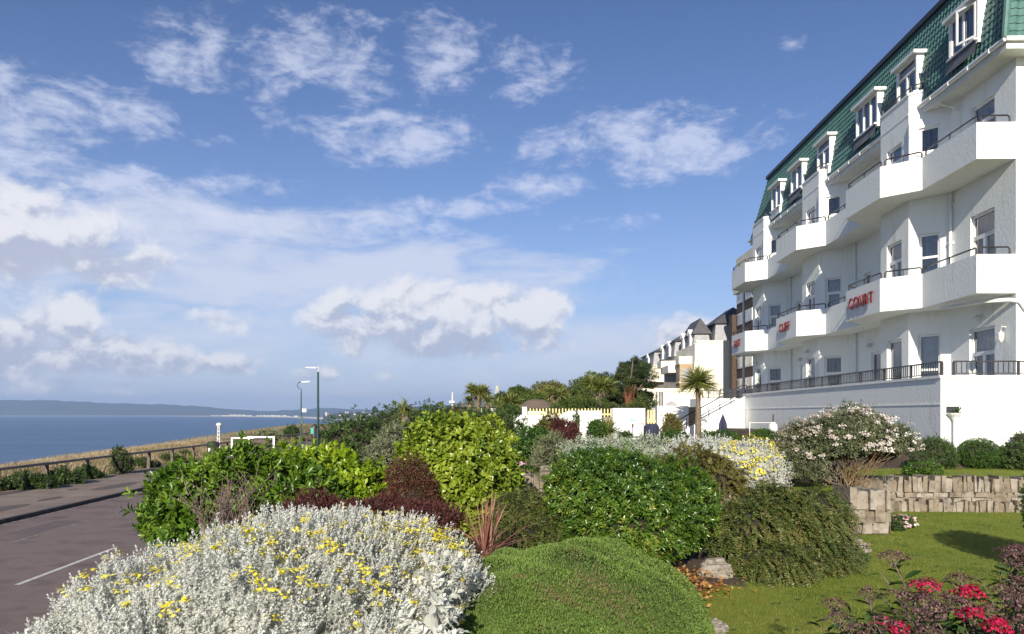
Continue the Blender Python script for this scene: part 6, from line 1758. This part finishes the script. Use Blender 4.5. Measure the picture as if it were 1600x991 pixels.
# ================================================================== trees
def cordyline(name, label, px, ycrown, ybase, t, crown_px, n=110, heads_=1, cat='tree', dead=26, mat='palm', lean=0):
    k = t / F; n = int(n * 2.2); base = W(px, ybase, t); base[2] = max(base[2], 0.3); root = empty(name, base, label, cat)
    lb = LB(); tr = MB(); top0 = W(px, ycrown, t); ld = LB(); R_ = crown_px * k
    for h in range(heads_):
        off = np.array([0, 0, 0.]) if heads_ == 1 else np.array([math.cos(h * 2.3 + .4), math.sin(h * 2.3 + .4), .35 * math.sin(h * 1.7)]) * R_ * .4
        top = top0 + off
        tr.tube([base, base * .45 + top * .55 + np.array([lean * k, 0, 0]) - off * .35, top], [.13 if t < 45 else .2, .1 if t < 45 else .16, .08 if t < 45 else .12], 8)
        a = rng.random(n) * 6.28; e_ = np.arcsin(rng.uniform(-.35, 1.0, n)); D = np.stack([np.cos(a) * np.cos(e_), np.sin(a) * np.cos(e_), np.sin(e_)], 1)
        sc_ = 1.0 if heads_ == 1 else .66
        lb.straps(np.tile(top, (n, 1)) + rng.normal(0, .05, (n, 3)), D, R_ * sc_ * rng.uniform(.85, 1.2, n), max(.035, 1.7 * k) * np.ones(n), .08 + .3 * rng.random(n), 5)
        if dead:
            a = rng.random(dead) * 6.28; D = np.stack([np.cos(a) * .5, np.sin(a) * .5, -np.ones(dead)], 1)
            ld.straps(np.tile(top, (dead, 1)) - np.array([0, 0, .08]), D, R_ * sc_ * rng.uniform(.5, .8, dead), max(.05, 2.4 * k) * np.ones(dead), .1, 3)
    tr.build('trunk', M['bark'], root, base); lb.build('crown', L[mat], root, base)
    if dead: ld.build('dead_leaves', L['palmdead'], root, base)
    return root


cordyline('cordyline_tree', 'single stemmed cordyline palm in front of the cream end wall', 1091, 598, 690, 30.5, 35, 300)
cordyline('cordyline_tree', 'broad cordyline palm with a tan skirt in front of the dark pine', 936, 604, 655, 58, 31, 150, 3)
cordyline('cordyline_tree', 'spiky cordyline standing above the dark kiosk roof', 747, 613, 650, 66, 24, 130, 3)
cordyline('cordyline_tree', 'smaller brownish cordyline left of the spiky one at the kiosk', 733, 626, 652, 68, 13, 70, dead=40)
cordyline('cordyline_tree', 'yellow green cordyline at the right end of the kiosk', 762, 626, 660, 60, 14, 70)
cordyline('cordyline_tree', 'pale bushy cordyline left of the thatched hut', 799, 629, 665, 54, 22, 170)
cordyline('cordyline_tree', 'yellowish cordyline below the lattice mast', 778, 632, 668, 56, 14, 80)
cordyline('cordyline_tree', 'low cordyline beside the white wall return', 786, 652, 690, 44, 18, 90)
cordyline('cordyline_tree', 'thin multi stemmed cordyline right of the thatched hut', 870, 616, 660, 66, 24, 60, 4, dead=14)
cordyline('cordyline_plant', 'spiky yellow tipped plant poking out of the top of the hedge', 633, 640, 668, 21, 25, 46, cat='plant', dead=0)
cordyline('fan_palm', 'low yellowish palm in front of the white wall', 950, 672, 694, 30, 26, 110, cat='plant', dead=16)


def tree(name, label, blobs, mat, n, leaf, ztrunk=0.5, k=6, amp=.5, core_s=.8, limbs=10, rtr=.22, flat=0, wd=.45, cat='tree', group=None, jit=.6, tmpl=T_CARD):
    c0 = np.mean([b[0] for b in blobs], 0); base = np.array([c0[0], c0[1], ztrunk]); root = empty(name, base, label, cat, group)
    lb = LB(); P, Nn = shell(blobs, n, .35, amp, -.75, 1.1, .8)
    D = Nn + np.array([0, 0, .4])[None] + rng.normal(0, jit, Nn.shape)
    v = np.clip(.5 + lump(P, .8, .18) + rng.normal(0, .2, len(P)), 0, 1)
    rosettes(lb, P, D, k, leaf, leaf * wd, (.5, 1.3), leaf, tmpl, v)
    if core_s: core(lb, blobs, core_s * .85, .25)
    lb.build('crown', [mat, M['coreshade']], root, base)
    tr = MB(); top = c0 + np.array([0, 0, 0.0]); tr.tube([base, base * .6 + top * .4 + np.array([.1, 0, 0]), top], [rtr, rtr * .8, rtr * .4], 9)
    for i in range(limbs):
        c, r = blobs[i % len(blobs)]; e_ = c + unit(rng.normal(0, 1, 3)) * r * .6; s0 = base + (top - base) * random.uniform(.45, .95); tr.tube([s0, (s0 + e_) / 2 + rng.normal(0, .12, 3), e_], [rtr * .4, rtr * .28, rtr * .1], 6)
    tr.build('trunk', M['bark'], root, base)
    return root


tree('round_tree', 'pale olive round topped tree above the thatched hut', [B(858, 624, 38, 25, 84, 2.4), B(838, 632, 28, 18, 83, 1.7), B(885, 634, 22, 20, 83, 1.6)], L['broad_y'], 3200, .24, amp=.25, jit=.45)
tree('round_tree', 'dark green rounded tree left of the pale round topped tree', [B(812, 623, 28, 18, 80, 1.8), B(792, 630, 22, 16, 79, 1.4), B(834, 628, 24, 16, 79, 1.4)], L['broad'], 2800, .23, amp=.25, jit=.45)
tree('dark_tree', 'dark broad tree behind the tan skirted cordyline', [B(918, 612, 24, 28, 78, 1.7), B(938, 622, 32, 24, 77, 2.0), B(908, 634, 20, 20, 77, 1.3)], L['broad'], 2800, .25, amp=.3)
PB = []
for px, py, rx, ry in ((1010, 572, 18, 9), (995, 580, 18, 9), (1022, 586, 14, 8), (980, 592, 18, 8), (1004, 596, 20, 9), (1026, 602, 16, 8), (965, 600, 16, 8), (990, 608, 22, 9), (1014, 616, 20, 9), (970, 618, 18, 10), (1000, 628, 24, 11), (975, 636, 20, 10), (1016, 634, 14, 10), (1005, 562, 9, 6), (988, 570, 9, 6), (950, 612, 14, 9), (958, 592, 14, 8), (955, 626, 16, 9), (985, 585, 14, 8), (1012, 600, 16, 9), (1000, 618, 18, 10), (962, 610, 14, 8), (1015, 576, 12, 7)):
    PB.append(B(px - 13, py, rx, ry, 74 + random.uniform(-1.5, 1.5), rx * 74 / F * 1.2))
tree('pine_tree', 'dark layered pine with gaps and upswept branches left of the cream buildings', PB, L['pine'], 5200, .26, .5, 8, .3, .6, 30, .3, wd=.2, jit=.5, tmpl=T_CARD)
# reddish bare trunk in the pine and the undergrowth in front
twiggy('dead_conifer', 'rusty red dead conifer at the foot of the dark pine', W(982, 642, 60), 26, 1.9, .3, 9, 'redbrick', 'tree')
tree('garden_thicket', 'green thicket behind the picket fence under the palms', [B(905, 640, 28, 14, 52, 1.2), B(930, 642, 26, 12, 51, 1), B(962, 640, 26, 12, 53, 1.2), B(880, 642, 18, 10, 52, .9), B(1000, 640, 18, 10, 54, 1)], L['broad'], 1300, .16, 1.0, 7, .3, .8, 6, .1, cat='shrub')
tree('garden_thicket', 'mixed green scrub left of the thatched hut below the cordylines', [B(790, 655, 22, 16, 46, 1.0), B(770, 658, 22, 16, 45, 1.0), B(806, 650, 12, 14, 47, .8)], L['hedge'], 900, .14, 1.0, 7, .25, .8, 6, .1, cat='shrub')
tree('far_tree', 'dark tree hiding behind the pine beside the arcade wing', [B(985, 628, 40, 22, 96, 2.5), B(950, 632, 30, 18, 96, 2)], L['broad'], 1000, .3)
# low gorse on the cliff edge
for i, (px, py, rx, ry, t, mt, lab) in enumerate(((418, 682, 20, 10, 70, 'olive', 'pale green gorse clump on the cliff edge behind the white bar'), (456, 674, 12, 8, 84, 'hedge', 'darker gorse clump on the cliff edge left of the lamps'), (520, 682, 24, 10, 95, 'hedge', 'scrubby clump on the cliff edge right of the thick lamp column'))):
    bush('gorse_bush', lab, 'scrub', [B(px, py, rx, ry, t, 1.0)], L[mt], 420, 7, .22, .07, (.5, 1.3), .2, T_DIA, .5, .5, .3, .15, 'gorse along the cliff edge', .8, .5, 5)

# things on the ground: darker pavement patches, road tarmac patches, a drain cover, weeds in the lawn
M['patch'] = solid('dark_patch', (.085, .068, .06), (.12, .098, .088), 3, .9, .5, 60)  # darker brown than the pavement around it
m = MB(); rr = random.Random(2)
for px, py, l_, w_ in ((195, 757, 4.2, .9), (98, 776, 1.6, .5), (22, 792, 3.0, .7), (130, 762, .8, .4)):
    s0 = 2.88 / ((py - HY) / F); o0 = (px - 800) / F * s0 / rnor[0] + .05 * s0 * 0
    off = ((px - 800) / F * s0) * rnor[0] + s0 * rnor[1]
    pts = [R(off + w_ * .5 * math.cos(a) * rr.uniform(.75, 1.1), s0 + l_ * .5 * math.sin(a) * rr.uniform(.8, 1.1), .124) for a in np.linspace(0, 2 * math.pi, 13)[:-1]]
    m.poly(pts)
tag(m.build('pavement_patches', M['patch']), kind='structure')
m = MB()
for off, s0, l_, w_ in ((-11.6, 21, 2.6, .7), (-6.4, 17.5, 5.0, .5), (-9.3, 27, 3.2, .9), (-11.9, 33, 4, .6)):
    m.poly([R(off, s0, .003), R(off + w_, s0, .003), R(off + w_, s0 + l_, .003), R(off, s0 + l_, .003)])
tag(m.build('road_patches', solid('road_patch', (.115, .088, .087), (.165, .128, .125), 2, .85, .8, 80)), kind='structure')
lb = LB(); n = 420; x = rng.uniform(1.6, 8, n); y = rng.uniform(6, 13.5, n); k = (x > np.interp(y, BEDY, BEDX)) & (y < np.interp(x, WX, WY) - .15); x, y = x[k], y[k]; n = len(x)
P = np.stack([x, y, zg(x, y) + .012], 1)
rosettes(lb, P, np.tile([[0, 0, 1.0]], (n, 1)), 6, .035, .018, (1.2, 1.5), .004, T_DIA, rng.random(n))
tag(lb.build('lawn_weeds', leafmat('clover_leaf', [(0, (.05, .1, .02)), (1, (.12, .2, .05))], .5, .2)), kind='stuff')
